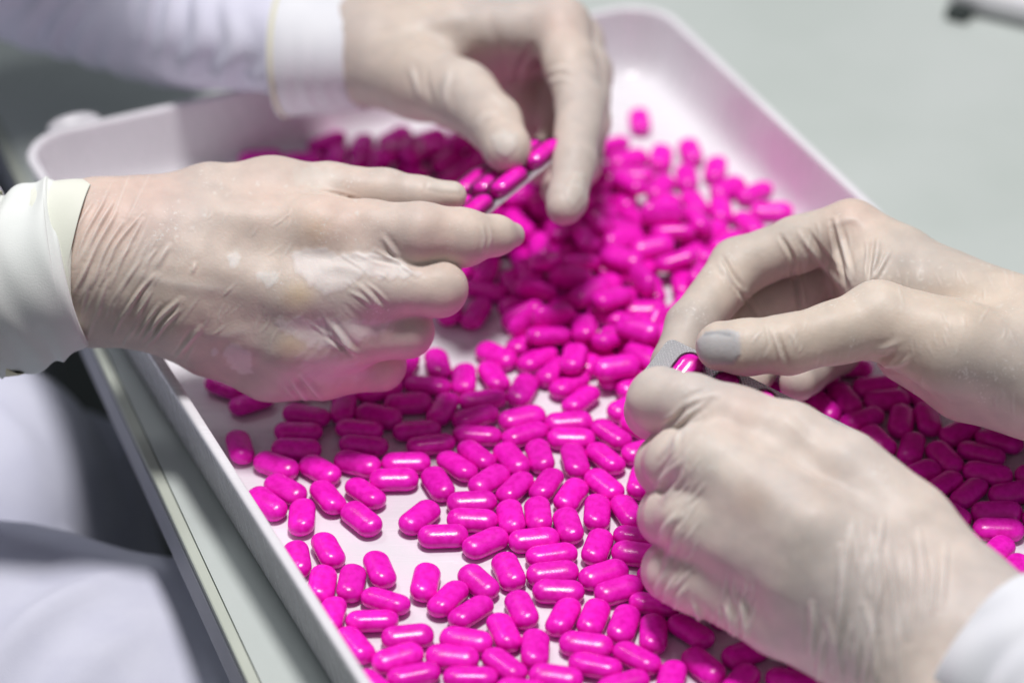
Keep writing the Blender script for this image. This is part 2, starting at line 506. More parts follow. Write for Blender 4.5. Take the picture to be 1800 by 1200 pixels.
def build_hand(palm, fingers, skin, wrinkles=(), patches=(), nails=(), blush=(), seed=1, kp=9.0, parent=None, label=None, rough_amp=0.18, kj=5.5):
    H = Hand(palm, fingers, kp=kp, kj=kj)
    V, Q = H.surface()
    V = relaxed(V, Q, 4)
    Nn = vnormals(V, Q)
    wm = V / 1000.0
    px, py, dep = project(wm)
    view = np.array([0, 0, CAM_H]) - wm; view /= np.linalg.norm(view, axis=1)[:, None]
    face = (Nn * view).sum(1)
    # which vertices are the outermost layer seen from above the table
    gx, gy = (px / 4).astype(int), (py / 4).astype(int)
    gx -= gx.min(); gy -= gy.min(); key = gx * (gy.max() + 1) + gy
    zb = np.full(key.max() + 1, 1e9); np.minimum.at(zb, key, dep)
    vis = (face > 0.05) & (dep < zb[key] + 0.006)
    disp = np.zeros(len(V)); crest = np.zeros(len(V))
    tint = np.tile(np.array(skin), (len(V), 1))
    # uneven glove: slack and tension
    n1, n2 = Noise(seed, 16, 0.10, 0.35), Noise(seed + 50, 16, 0.5, 1.1)
    disp += rough_amp * n1(V) + 0.03 * n2(V)
    for pts, w, h in wrinkles:                      # width in px, height in mm (negative: crease)
        c = spline(pts, 4 * len(pts))
        bb = (px > c[:, 0].min() - 5 * w) & (px < c[:, 0].max() + 5 * w) & (py > c[:, 1].min() - 5 * w) & (py < c[:, 1].max() + 5 * w) & vis
        k = np.where(bb)[0]
        if not len(k): continue
        d, s = line_d(px[k], py[k], c)
        prof = np.exp(-(d / w) ** 2) - 0.35 * np.exp(-((d - 2.2 * w) / w) ** 2)
        tp = np.clip(np.sin(np.pi * np.clip(s, 0.02, 0.98)), 0, 1) ** 0.6
        disp[k] += h * prof * tp
        if h > 0: crest[k] = np.maximum(crest[k], np.exp(-(d / (0.9 * w)) ** 2) * tp * min(1, 0.35 + h * 0.5))
    n3 = Noise(seed + 9, 18, 0.04, 0.14)
    q = 0.5 + 0.5 * np.tanh(n3(V))
    tint *= (0.91 + 0.15 * q)[:, None]
    tint[:, 0] *= 1.0 + 0.04 * (q - 0.5); tint[:, 2] *= 1.0 - 0.06 * (q - 0.5)
    for (bx, by, br, col, amt) in blush:            # skin showing through where the latex is tight
        g = np.exp(-(((px - bx) ** 2 + (py - by) ** 2) / br ** 2)) * amt * vis
        tint = tint * (1 - g[:, None]) + np.array(col) * g[:, None]
    n4 = Noise(seed + 21, 20, 0.8, 2.4)
    edge_noise = n4(V) * 3.0 + n1(V) * 2.0
    for poly, col, soft, lift, jag in patches:      # trapped-air patches where the glove stands off the skin
        k = np.where(vis & (px > min(p[0] for p in poly) - 30) & (px < max(p[0] for p in poly) + 30) & (py > min(p[1] for p in poly) - 30) & (py < max(p[1] for p in poly) + 30))[0]
        d = poly_sd(px[k], py[k], poly) + edge_noise[k] * jag
        a = np.clip(0.5 - d / soft, 0, 1)
        tint[k] = tint[k] * (1 - a[:, None] * col[3]) + np.array(col[:3]) * a[:, None] * col[3]
        disp[k] += 0.45 * lift * np.clip(0.5 - d / (soft + 6), 0, 1)
    for poly, col, lift in nails:
        k = np.where(vis & (px > min(p[0] for p in poly) - 30) & (px < max(p[0] for p in poly) + 30) & (py > min(p[1] for p in poly) - 30) & (py < max(p[1] for p in poly) + 30))[0]
        d = poly_sd(px[k], py[k], poly)
        a = np.clip(0.5 - d / 6.0, 0, 1)
        tint[k] = tint[k] * (1 - a[:, None] * col[3]) + np.array(col[:3]) * a[:, None] * col[3]
        disp[k] += lift * a - 0.18 * np.exp(-(d / 4.0) ** 2)
    tint = tint * (1 - 0.5 * crest[:, None]) + np.array((0.77, 0.73, 0.69)) * 0.5 * crest[:, None]   # latex lifted off the skin is paler
    V = V + Nn * disp[:, None]
    me = fast_mesh("gloved_hand", V / 1000.0, Q)
    at = me.attributes.new("tint", 'FLOAT_COLOR', 'POINT')
    at.data.foreach_set("color", np.hstack([np.clip(tint, 0, 1), np.ones((len(V), 1))]).astype(np.float32).ravel())
    o = link("gloved_hand", me, MAT['glove'], parent)
    if label: o["label"] = label
    return o

# ------------------------------------------------------------------ sleeves: swept tubes with folds and a turned-in hem
def sweep_tube(path, nr, ns, fold=0.0, ff=1.0, seed=3, lip=None, flat=1.0, rib=0.0, ring_fold=0.0, thick=0.0016, up=(0, 0, 1), rf=420, hem=True):
    pts = np.array([P(x, y, d) for x, y, d, r in path]); rad = np.array([r for *_, r in path]) / 1000.0
    C = spline(np.hstack([pts, rad[:, None]]), nr)
    R = C[:, 3]; C = C[:, :3]
    T = np.gradient(C, axis=0); T /= np.linalg.norm(T, axis=1)[:, None]
    up = np.array(up, float)
    S_ = np.cross(T, up); S_ /= np.linalg.norm(S_, axis=1)[:, None]
    U = np.cross(S_, T)
    th = np.linspace(0, 2 * np.pi, ns, endpoint=False)
    nz, nz2 = Noise(seed, 14, 20 * ff, 60 * ff), Noise(seed + 3, 14, 70 * ff, 160 * ff)
    L = np.concatenate([[0], np.cumsum(np.linalg.norm(C[1:] - C[:-1], axis=1))])
    V = []
    for i in range(nr):
        dirs = np.cos(th)[:, None] * S_[i] + np.sin(th)[:, None] * U[i] * flat
        Pn = C[i] + dirs * R[i]
        a = fold * nz(Pn) + 0.35 * fold * nz2(Pn)
        a += ring_fold * np.sin(L[i] * rf + 1.6 * np.sin(2 * th + seed) + 1.1 * np.sin(3 * th) + 3 * nz(Pn * 0.4)) * (0.55 + 0.45 * np.sin(th * 2 + L[i] * 60))
        a += rib * np.sin(th * 46)
        V.append(Pn + dirs * a[:, None])
    # hem turned inwards at the start of the path
    first = V[0]; ctr = C[0]; inner = []
    for k, (back, inn) in enumerate(((-0.0006, 0.25), (-0.0004, 0.75), (0.0008, 1.0), (0.006, 1.1), (0.016, 1.1))):
        rr = first - ctr
        inner.append(ctr + rr * (1 - inn * thick / np.linalg.norm(rr, axis=1)[:, None]) + T[0] * back)
    rings = inner[::-1] + V if hem else V
    VV = np.concatenate(rings); n = len(rings)
    i, j = np.meshgrid(np.arange(n - 1), np.arange(ns), indexing='ij')
    Q = np.stack([i * ns + j, i * ns + (j + 1) % ns, (i + 1) * ns + (j + 1) % ns, (i + 1) * ns + j], -1).reshape(-1, 4)
    return VV, Q
def tube(name, path, mat, parent, nr=60, ns=120, **kw):
    V, Q = sweep_tube(path, nr, ns, **kw)
    me = fast_mesh(name, V, Q)
    bm = bmesh.new(); bm.from_mesh(me); bmesh.ops.recalc_face_normals(bm, faces=bm.faces); bm.to_mesh(me); bm.free()
    return link(name, me, mat, parent)

SKIN_A = (0.615, 0.525, 0.465)
SKIN_B = (0.60, 0.52, 0.45)
AIR = (0.74, 0.69, 0.65, 0.8)
VIEW = (0, -CP, SP)
def fine_lines(n, x0, x1, y0, y1, ang, spread, l0, l1, h0, h1, w=2.4):
    """short stretch lines in the latex, laid roughly parallel"""
    out = []
    for _ in range(n):
        x, y = rng.uniform(x0, x1), rng.uniform(y0, y1); a = math.radians(ang + rng.normal() * spread); L = rng.uniform(l0, l1)
        dx, dy = math.cos(a) * L / 2, -math.sin(a) * L / 2
        out.append(([(x - dx, y - dy), (x + rng.uniform(-3, 3), y + rng.uniform(-3, 3)), (x + dx, y + dy)], w, rng.uniform(h0, h1)))
    return out
YEL = (0.66, 0.53, 0.37)
PINKISH = (0.66, 0.47, 0.40)

# ------------------------------------------------------------------ person at the far side of the corner: hands over the middle of the tray
p1 = empty("person", (-0.45, 1.05, -0.74))
tag(p1, "person in white coat and thin gloves whose arms enter at the photo's left", "person")

wr = []
# stretch lines over the wrist and along the little-finger edge
for pts, w, h in [
    ([(150, 455), (172, 400), (200, 352)], 3.2, .9), ([(140, 500), (165, 440), (205, 372)], 3.0, .8), ([(160, 505), (185, 440), (215, 390)], 2.8, .8),
    ([(128, 470), (150, 410), (185, 350)], 2.6, .6), ([(122, 440), (140, 390), (165, 350)], 2.6, .6), ([(176, 500), (205, 430), (240, 385)], 2.8, .7),
    ([(193, 505), (222, 440), (250, 385)], 2.6, .8), ([(205, 525), (225, 490), (250, 455)], 2.6, .6), ([(215, 565), (240, 520), (275, 480)], 3.0, .7),
    ([(250, 600), (280, 560), (318, 525)], 3.6, .8), ([(238, 598), (262, 560), (280, 535)], 3.0, .6), ([(262, 606), (290, 570), (316, 545)], 3.0, .9),
    ([(308, 628), (330, 603), (352, 576)], 4.0, .8), ([(275, 470), (285, 450), (296, 432)], 4.0, .8), ([(338, 480), (341, 470), (342, 462)], 3, .6),
    ([(255, 470), (262, 455), (272, 440)], 2.6, .6), ([(170, 560), (180, 520), (190, 490)], 2.6, .5), ([(140, 560), (150, 520), (160, 490)], 2.6, .5), ([(200, 590), (212, 560), (225, 540)], 2.6, .5),
    # folds at the finger roots
    ([(705, 458), (690, 440), (672, 415)], 4.0, .8), ([(730, 482), (700, 462), (660, 440)], 3.5, .8), ([(716, 470), (690, 462), (650, 455)], 3.0, -.5),
    ([(672, 545), (655, 525), (628, 500)], 4.0, .8), ([(660, 540), (640, 525), (615, 512)], 3.5, .5), ([(680, 530), (662, 512), (640, 496)], 3.0, .5),
    ([(628, 624), (605, 600), (578, 565)], 4.5, .9), ([(618, 628), (598, 608), (570, 588)], 3.0, -.6),
    ([(566, 702), (552, 685), (530, 660)], 4.0, 1.2), ([(540, 704), (530, 690), (512, 668)], 4.0, 1.1), ([(520, 700), (512, 690), (500, 676)], 3.0, .6),
    ([(528, 338), (575, 340), (630, 352)], 3.0, -.8),
    ([(845, 395), (850, 420), (846, 450)], 3.0, .35), ([(858, 398), (862, 420), (858, 440)], 2.5, .3),
    ([(640, 480), (600, 470), (560, 470)], 8, .4), ([(230, 480), (320, 500), (420, 512)], 9, .22), ([(330, 575), (380, 592), (440, 580)], 9, .22)]:
    wr.append((pts, w, h))
wr += fine_lines(34, 130, 270, 340, 560, 63, 6, 50, 120, .12, .36) + fine_lines(9, 220, 340, 500, 620, 55, 8, 40, 80, .1, .28) + fine_lines(26, 300, 520, 330, 620, 60, 14, 14, 40, .08, .25, 2.0) + fine_lines(7, 600, 700, 430, 500, -38, 8, 30, 60, .1, .28) + fine_lines(6, 590, 670, 500, 550, -42, 8, 25, 50, .1, .28) + fine_lines(6, 550, 630, 570, 630, -48, 8, 25, 50, .1, .3)
pa = [
    ([(513, 450), (530, 438), (560, 438), (600, 445), (650, 440), (690, 458), (735, 478), (690, 490), (640, 488), (600, 515), (570, 520), (545, 498), (520, 478)], (0.70, 0.635, 0.605, .8), 5, .5, .8),
    ([(400, 450), (412, 443), (424, 452), (420, 463), (404, 465)], AIR, 5, .25, .7), ([(452, 482), (468, 474), (486, 484), (487, 498), (470, 503), (455, 496)], AIR, 5, .3, .7),
    ([(395, 618), (405, 606), (425, 608), (440, 625), (446, 655), (425, 660), (402, 640)], AIR, 5, .35, .7), ([(372, 618), (378, 611), (384, 620), (374, 628)], AIR, 4, .3, .4),
    ([(520, 300), (560, 292), (600, 300), (606, 335), (560, 336), (525, 322)], (0.66, 0.60, 0.54, .6), 14, .2, 1.0),
    ([(485, 565), (510, 555), (560, 560), (610, 560), (690, 566), (680, 585), (600, 612), (545, 610), (500, 590)], (0.72, 0.64, 0.62, .7), 8, .35, 1.0),
    ([(520, 625), (590, 620), (640, 640), (655, 660), (600, 672), (540, 670)], (0.70, 0.60, 0.58, .6), 14, .2, 1.0)]
bl = [(557, 405, 24, YEL, .7), (545, 412, 10, (0.50, .36, .28), .25), (525, 520, 26, YEL, .9), (505, 528, 16, (0.52, .40, .31), .4), (515, 605, 28, YEL, .7), (500, 612, 16, (0.50, .37, .29), .35),
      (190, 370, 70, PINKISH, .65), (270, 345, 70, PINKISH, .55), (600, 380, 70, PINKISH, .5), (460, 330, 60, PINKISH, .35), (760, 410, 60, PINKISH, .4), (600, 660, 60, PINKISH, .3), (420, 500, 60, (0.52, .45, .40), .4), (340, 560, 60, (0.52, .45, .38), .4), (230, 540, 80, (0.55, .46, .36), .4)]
for _ in range(40):
    x, y = rng.uniform(300, 640), rng.uniform(310, 420)
    pa.append(([(x, y), (x + rng.uniform(2, 5), y - rng.uniform(2, 7)), (x + rng.uniform(3, 7), y + rng.uniform(1, 4))], (0.72, .68, .63, .55), 3, .05, .25))
na = [([(752, 317), (800, 321), (813, 330), (808, 341), (770, 338), (750, 332)], (0.66, 0.62, 0.56, .5), .15)]
build_hand(
    palm=[
        [(-90, 465, 1.088, 14), (60, 440, 1.088, 15), (160, 410, 1.088, 18), (559, 405, 1.083, 12)],
        [(-90, 485, 1.088, 14), (60, 470, 1.088, 15), (160, 450, 1.084, 19), (330, 478, 1.08, 15), (528, 515, 1.078, 12)],
        [(160, 490, 1.086, 19), (330, 540, 1.083, 15), (517, 605, 1.084, 11)],
        [(-90, 510, 1.089, 14), (60, 498, 1.089, 15), (165, 525, 1.092, 17), (270, 545, 1.092, 14), (369, 603, 1.094, 11.8), (470, 651, 1.095, 10)],
        [(190, 400, 1.09, 16), (253, 385, 1.092, 14.5), (369, 348, 1.096, 12.5), (475, 340, 1.1, 12)],
        [(470, 440, 1.094, 13), (430, 560, 1.10, 13)],
        [(520, 370, 1.095, 11), (470, 350, 1.098, 12)],
        [(540, 460, 1.083, 12), (640, 460, 1.0775, 10.5), (690, 464, 1.079, 9)], [(530, 562, 1.083, 12), (610, 553, 1.077, 10.5), (660, 548, 1.079, 9)], [(505, 632, 1.090, 11), (570, 626, 1.086, 9.8), (612, 624, 1.088, 8.5)],
        [(556, 403, 1.0775, 7.5), (562, 403, 1.0775, 7.5)], [(526, 517, 1.0725, 7.5), (532, 517, 1.0725, 7.5)], [(516, 606, 1.078, 7), (521, 606, 1.078, 7)],
    ],
    fingers=[
        [(475, 340, 1.1, 12), (580, 338, 1.1, 10.4), (675, 338, 1.099, 8.5), (739, 345, 1.098, 6.9), (795, 343, 1.099, 5.1)],
        [(559, 405, 1.083, 12), (650, 405, 1.079, 10.8), (735, 412, 1.076, 11), (815, 418, 1.08, 10.0), (872, 414, 1.087, 7.0), (900, 413, 1.093, 4.6)],
        [(528, 515, 1.078, 12), (640, 510, 1.073, 10.5), (772, 507, 1.076, 9.7), (740, 520, 1.105, 8.5), (690, 525, 1.118, 8)],
        [(517, 605, 1.084, 11), (620, 592, 1.079, 10), (715, 582, 1.083, 9.4), (690, 590, 1.108, 8.5), (640, 600, 1.118, 8)],
        [(470, 651, 1.095, 10), (570, 655, 1.092, 9.5), (668, 643, 1.096, 8.7), (640, 650, 1.112, 7.5), (600, 650, 1.116, 7)],
    ],
    skin=SKIN_A, wrinkles=wr, patches=pa, nails=na, blush=bl, seed=11, parent=p1,
    label="gloved hand resting on its edge, pale blotches and wrist wrinkles on its back")

wr = [([(905, 150), (915, 118), (935, 80)], 5, -1.4), ([(740, 175), (730, 145), (722, 120)], 5, .8), ([(785, 190), (782, 160), (790, 125)], 5, .7), ([(765, 190), (752, 150), (750, 120)], 4, -.6),
      ([(960, 130), (985, 120), (1010, 125)], 4, .35), ([(955, 150), (985, 140), (1012, 145)], 4, .35), ([(835, 225), (850, 205), (880, 195)], 5, .5), ([(860, 165), (880, 180), (900, 190)], 5, .4),
      ([(985, 330), (1000, 322), (1020, 325)], 3, -.4), ([(895, 130), (870, 60), (860, 30)], 9, -.5), ([(690, 60), (760, 40), (830, 30)], 12, .4)]
na = [([(860, 240), (885, 226), (912, 236), (910, 262), (890, 282), (870, 270)], (0.68, 0.64, 0.59, .6), .3),
      ([(990, 340), (1012, 300), (1030, 305), (1028, 345), (1005, 372)], (0.63, 0.58, 0.52, .4), .2)]
build_hand(
    palm=[
        [(585, 82, 1.231, 17), (650, 72, 1.228, 18), (800, 52, 1.218, 12.5), (985, 50, 1.207, 11.5)],
        [(585, 90, 1.233, 17), (650, 85, 1.235, 18), (1010, 75, 1.238, 11)],
        [(650, 100, 1.245, 17), (1000, 95, 1.26, 10.5)],
        [(650, 110, 1.25, 16), (960, 110, 1.275, 10)],
        [(585, 98, 1.231, 17), (655, 112, 1.222, 17), (740, 143, 1.203, 15.5), (815, 170, 1.188, 13)],
        [(760, 100, 1.225, 13), (900, 85, 1.225, 11)],
        [(880, 110, 1.255, 12), (945, 210, 1.25, 10)],
    ],
    fingers=[
        [(815, 170, 1.188, 13), (866, 216, 1.170, 11), (892, 260, 1.152, 9.0), (894, 266, 1.149, 8.4)],
        [(985, 50, 1.207, 11.5), (1003, 115, 1.193, 10.4), (1022, 185, 1.178, 9.9), (1009, 285, 1.152, 8.5), (997, 352, 1.137, 7.2), (992, 366, 1.134, 6.4)],
        [(1010, 75, 1.238, 11), (1030, 130, 1.222, 10.3), (1030, 215, 1.203, 9.5), (1017, 290, 1.187, 8.5), (985, 330, 1.177, 7.5)],
        [(1000, 95, 1.26, 10.5), (1000, 170, 1.245, 9.8), (985, 250, 1.225, 9), (950, 290, 1.21, 8)],
        [(960, 110, 1.275, 10), (950, 180, 1.265, 9), (930, 250, 1.25, 8)],
    ],
    skin=SKIN_A, wrinkles=wr, nails=na, seed=23, parent=p1,
    blush=[(985, 40, 40, PINKISH, .4), (820, 110, 50, (0.64, .57, .51), .5), (720, 60, 60, (0.58, .5, .42), .4)],
    label="far gloved hand reaching down, thumb and forefinger pinching a blister pack")

# ------------------------------------------------------------------ person at the right
p2 = empty("person", (0.62, 0.85, -0.74))
tag(p2, "person in thin gloves whose hands reach in at the photo's right edge", "person")
wr = [([(1372, 415), (1392, 450), (1396, 478)], 3.5, -1.1), ([(1405, 410), (1430, 445), (1480, 505)], 4.0, 1.0), ([(1420, 405), (1445, 440), (1470, 470)], 3.0, -.7),
      ([(1462, 390), (1472, 440), (1488, 506)], 3.5, -1.2), ([(1468, 385), (1485, 440), (1496, 490)], 3.5, .9), ([(1535, 420), (1528, 460), (1526, 492)], 3.0, -1.1), ([(1545, 418), (1540, 455), (1533, 490)], 3.0, .9),
      ([(1565, 440), (1548, 470), (1535, 492)], 3.0, .8), ([(1556, 430), (1545, 460), (1532, 485)], 2.6, -.7), ([(1270, 452), (1290, 485), (1304, 506)], 3.5, -1.2), ([(1275, 480), (1290, 500), (1300, 515)], 3.0, -.9),
      ([(1262, 460), (1278, 485), (1290, 500)], 4, .6), ([(1345, 572), (1352, 598), (1346, 620)], 3, -.4), ([(1368, 590), (1376, 615), (1384, 640)], 3.5, -.6), ([(1360, 585), (1368, 610), (1374, 638)], 3, .5), ([(1392, 585), (1398, 600), (1400, 615)], 3, .4),
      ([(1532, 628), (1555, 631), (1572, 620)], 4, -1.3), ([(1545, 645), (1580, 640), (1600, 628)], 4, .6), ([(1535, 615), (1560, 610), (1580, 600)], 5, .5), ([(1460, 395), (1500, 385), (1520, 400)], 6, .3)]
wr += [([(1394, 478), (1402, 510), (1408, 545)], 4, -1.5), ([(1300, 512), (1318, 535), (1330, 556)], 4, -1.0)]
wr += fine_lines(40, 1580, 1790, 470, 720, 100, 20, 14, 40, .08, .22, 2.0) + fine_lines(7, 1400, 1540, 400, 490, 105, 12, 30, 70, .15, .35, 2.6) + fine_lines(16, 1330, 1500, 565, 640, 80, 14, 14, 30, .08, .22, 2.0)
na = [([(1226, 600), (1240, 584), (1280, 578), (1300, 584), (1302, 622), (1290, 640), (1250, 640), (1230, 628)], (0.46, 0.47, 0.49, .8), .45), ([(1240, 585), (1262, 582), (1284, 587), (1284, 591), (1262, 587), (1240, 590)], (0.27, .28, .30, .8), 0)]
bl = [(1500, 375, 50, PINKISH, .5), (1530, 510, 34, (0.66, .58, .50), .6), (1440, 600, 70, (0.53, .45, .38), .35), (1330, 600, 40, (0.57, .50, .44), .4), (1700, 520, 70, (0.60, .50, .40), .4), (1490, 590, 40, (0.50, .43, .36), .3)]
pa = []
for _ in range(60):
    x, y = rng.uniform(1530, 1790), rng.uniform(450, 560)
    pa.append(([(x, y), (x + rng.uniform(2, 7), y - rng.uniform(-1, 3)), (x + rng.uniform(2, 6), y + rng.uniform(1, 3))], (0.70, .64, .57, .5), 3, .04, .2))
build_hand(
    palm=[
        [(1960, 630, 1.05, 20), (1830, 583, 1.06, 17), (1660, 518, 1.085, 16), (1580, 460, 1.093, 13), (1498, 402, 1.1, 10.4)],
        [(1830, 600, 1.075, 17), (1490, 430, 1.125, 10.5)],
        [(1960, 650, 1.07, 20), (1830, 620, 1.082, 17), (1490, 480, 1.145, 10)],
        [(1830, 650, 1.083, 16), (1500, 530, 1.152, 9.5)],
        [(1960, 680, 1.04, 20), (1830, 655, 1.05, 17), (1680, 612, 1.047, 17), (1545, 562, 1.05, 13)],
        [(1830, 692, 1.055, 17), (1700, 658, 1.065, 16), (1600, 612, 1.075, 13)],
        [(1545, 500, 1.078, 11), (1490, 445, 1.106, 9.5)],
        [(1560, 540, 1.09, 14), (1520, 500, 1.12, 12)],
    ],
    fingers=[
        [(1545, 562, 1.05, 13), (1470, 584, 1.046, 10.8), (1385, 605, 1.042, 10.2), (1310, 611, 1.041, 9.4), (1268, 609, 1.044, 8.7)],
        [(1498, 402, 1.1, 10.4), (1400, 430, 1.105, 10.2), (1299, 468, 1.108, 10.2), (1214, 572, 1.09, 8.9), (1184, 640, 1.078, 7.6), (1184, 668, 1.07, 6.8)],
        [(1490, 440, 1.125, 10.5), (1405, 508, 1.122, 9.8), (1312, 538, 1.122, 9.2), (1266, 592, 1.112, 8.6), (1245, 650, 1.098, 7.5)],
        [(1490, 480, 1.145, 10), (1420, 560, 1.145, 9.5), (1350, 600, 1.138, 9), (1325, 650, 1.115, 8), (1320, 670, 1.105, 7)],
        [(1500, 530, 1.152, 9.5), (1470, 615, 1.138, 9), (1412, 655, 1.115, 8.2), (1402, 672, 1.098, 7)],
    ],
    skin=SKIN_B, wrinkles=wr, nails=na, blush=bl, patches=pa, seed=37, parent=p2, rough_amp=.15, kj=3.0,
    label="gloved hand with a bluish grey thumbnail pressing a caplet into a pack")

wr = []
for x0, y0, x1, y1, h in [(1478, 960, 1470, 1170, 1.0), (1550, 980, 1525, 1180, .9), (1510, 1010, 1500, 1120, .6), (1560, 960, 1575, 1130, .6), (1600, 960, 1600, 1120, .6), (1425, 1060, 1425, 1150, .9), (1455, 1090, 1462, 1180, .6),
                          (1300, 1050, 1310, 1120, 1.0), (1272, 1060, 1285, 1110, .8), (1215, 1060, 1232, 1105, .9), (1640, 980, 1640, 1080, .5), (1520, 1060, 1540, 1190, .6)]:
    wr.append(([(x0, y0), ((x0 + x1) / 2 + 4, (y0 + y1) / 2), (x1, y1)], 4.5, 1.5 * h))
wr += [([(1201, 717), (1220, 705), (1265, 690)], 5, .8), ([(1190, 745), (1215, 725), (1250, 700)], 4.5, .9), ([(1167, 748), (1190, 735), (1205, 715)], 4, -1.2), ([(1160, 800), (1190, 770), (1235, 725)], 5, .8),
       ([(1150, 860), (1168, 838), (1195, 810)], 4.5, .9), ([(1160, 868), (1180, 850), (1200, 830)], 4, -.7), ([(1165, 880), (1180, 860), (1205, 825)], 4.5, .7), ([(1158, 950), (1168, 930), (1190, 900)], 4.5, .9), ([(1168, 955), (1180, 930), (1196, 915)], 4, -.7),
       ([(1170, 990), (1178, 965), (1195, 935)], 4.5, .7), ([(1150, 1050), (1160, 1030), (1175, 990)], 4.5, .8), ([(1165, 1060), (1172, 1040), (1190, 1010)], 4.5, .7), ([(1185, 1075), (1190, 1055), (1205, 1030)], 4.5, .7), ([(1380, 715), (1410, 740), (1440, 775)], 8, -.4)]
wr += fine_lines(22, 1430, 1660, 960, 1180, 88, 6, 70, 170, .5, 1.0, 4.0) + fine_lines(16, 1200, 1330, 1030, 1120, 80, 10, 30, 60, .25, .6, 3.0) + fine_lines(20, 1160, 1230, 760, 1040, 55, 10, 30, 60, .2, .5, 3.0)
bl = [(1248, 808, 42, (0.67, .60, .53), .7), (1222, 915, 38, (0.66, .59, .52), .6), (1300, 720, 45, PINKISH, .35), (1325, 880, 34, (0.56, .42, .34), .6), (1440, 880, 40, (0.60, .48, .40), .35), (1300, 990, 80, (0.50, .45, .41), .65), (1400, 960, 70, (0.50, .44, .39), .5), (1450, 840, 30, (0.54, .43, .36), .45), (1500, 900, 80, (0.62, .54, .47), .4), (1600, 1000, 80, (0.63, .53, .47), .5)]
build_hand(
    palm=[
        [(1830, 1180, .945, 20), (1690, 1042, .972, 17), (1590, 930, .984, 16), (1480, 830, .994, 14), (1390, 772, 1.0, 12), (1290, 745, 1.005, 11.5)],
        [(1800, 1210, .945, 21), (1640, 1092, .962, 18), (1430, 940, .972, 15), (1250, 815, .992, 12)],
        [(1590, 1130, .962, 18), (1410, 1010, .975, 15), (1225, 912, .994, 11.5)],
        [(1720, 1260, .945, 20), (1545, 1150, .972, 17), (1380, 1085, .985, 13), (1225, 1018, 1.0, 10.5)],
        [(1330, 900, 1.0, 13), (1400, 1000, .995, 13)],
        [(1350, 840, 1.0, 13), (1480, 930, .998, 14)],
    ],
    fingers=[
        [(1290, 745, 1.005, 11.5), (1215, 714, 1.01, 11), (1160, 702, 1.018, 10.9), (1152, 722, 1.035, 10), (1200, 722, 1.055, 8.5), (1240, 705, 1.058, 7.5)],
        [(1250, 815, .992, 12), (1192, 812, 1.006, 11), (1174, 816, 1.02, 10.6), (1200, 800, 1.045, 9), (1250, 780, 1.05, 8)],
        [(1225, 912, .994, 11.5), (1188, 906, 1.006, 10.7), (1177, 906, 1.018, 10.1), (1215, 890, 1.036, 8.5), (1260, 880, 1.04, 8)],
        [(1225, 1018, 1.0, 10.5), (1192, 1006, 1.008, 10), (1179, 1003, 1.016, 9.5), (1220, 985, 1.03, 8), (1260, 980, 1.03, 7.5)],
        [(1500, 860, 1.01, 13), (1420, 800, 1.04, 11.5), (1340, 745, 1.056, 10), (1275, 712, 1.062, 8.5)],
    ],
    skin=(0.625, 0.55, 0.50), wrinkles=wr, blush=bl, seed=41, parent=p2, rough_amp=.22,
    label="nearest gloved hand, knuckles curled over the pack, wrist wrinkled at the cuff")

# ------------------------------------------------------------------ sleeves
# front cuff: turned-back end of the white sleeve around the wrist
s1 = tube("sleeve", [(10, 486, 1.088, 34), (-30, 492, 1.0885, 35.5), (-90, 505, 1.092, 38), (-220, 530, 1.10, 43), (-420, 580, 1.12, 48)], MAT['coat'], p1, nr=90, ns=160, fold=.0012, ring_fold=.0008, seed=5, up=VIEW, flat=.88)
c1 = tube("cuff", [(126, 461, 1.0865, 30.6), (112, 464, 1.0865, 32.3), (75, 471, 1.0865, 33.8), (25, 484, 1.0875, 35.2), (-18, 490, 1.088, 35.9)], MAT['cuff'], s1, nr=180, ns=260, fold=.0026, ff=1.1, ring_fold=.0011, rf=620, seed=9, thick=.003, up=VIEW, flat=.88)
tube("glove_cuff", [(140, 462, 1.0868, 29.6), (134, 462, 1.0868, 30.0), (110, 466, 1.0868, 30.2), (90, 470, 1.0868, 30.2)], MAT['cream'], s1, nr=30, ns=160, fold=.0005, seed=10, thick=.0016, up=VIEW, flat=.86)
tube("seam", [(-6, 488, 1.0878, 36.0), (-8, 488, 1.0878, 36.5), (-11, 489, 1.088, 36.0)], MAT['seam'], s1, nr=8, ns=200, fold=.0026, ff=1.1, seed=9, hem=False, up=VIEW, flat=.88)
# far sleeve, coming down over the far wall of the tray
s2 = tube("sleeve", [(560, 90, 1.2340, 23.2), (512, 88, 1.236, 24.3), (470, 84, 1.240, 25.5), (410, 74, 1.25, 29), (330, 46, 1.268, 35), (200, -22, 1.285, 40), (50, -125, 1.29, 48), (-40, -330, 1.275, 58), (0, -750, 1.22, 64), (0, -1250, 1.11, 68)], MAT['coat'], p1, nr=200, ns=200, fold=.0034, ff=.8, ring_fold=.0016, seed=15)  # unseen upper arm runs straight up, shaped to shade the forearm and table corner
c2 = tube("cuff", [(640, 92, 1.229, 22.8), (628, 92, 1.23, 23.4), (580, 91, 1.233, 24.2), (520, 90, 1.2355, 24.9), (496, 90, 1.2365, 25.3)], MAT['coat_right'], s2, nr=80, ns=160, fold=.0022, ff=.9, ring_fold=.0002, rf=700, seed=19, thick=.003)
tube("seam", [(506, 90, 1.23608, 25.3), (503, 90, 1.2362, 25.8), (500, 90, 1.23633, 25.3)], MAT['seam'], s2, nr=8, ns=120, fold=.0022, ff=.9, seed=19, hem=False)
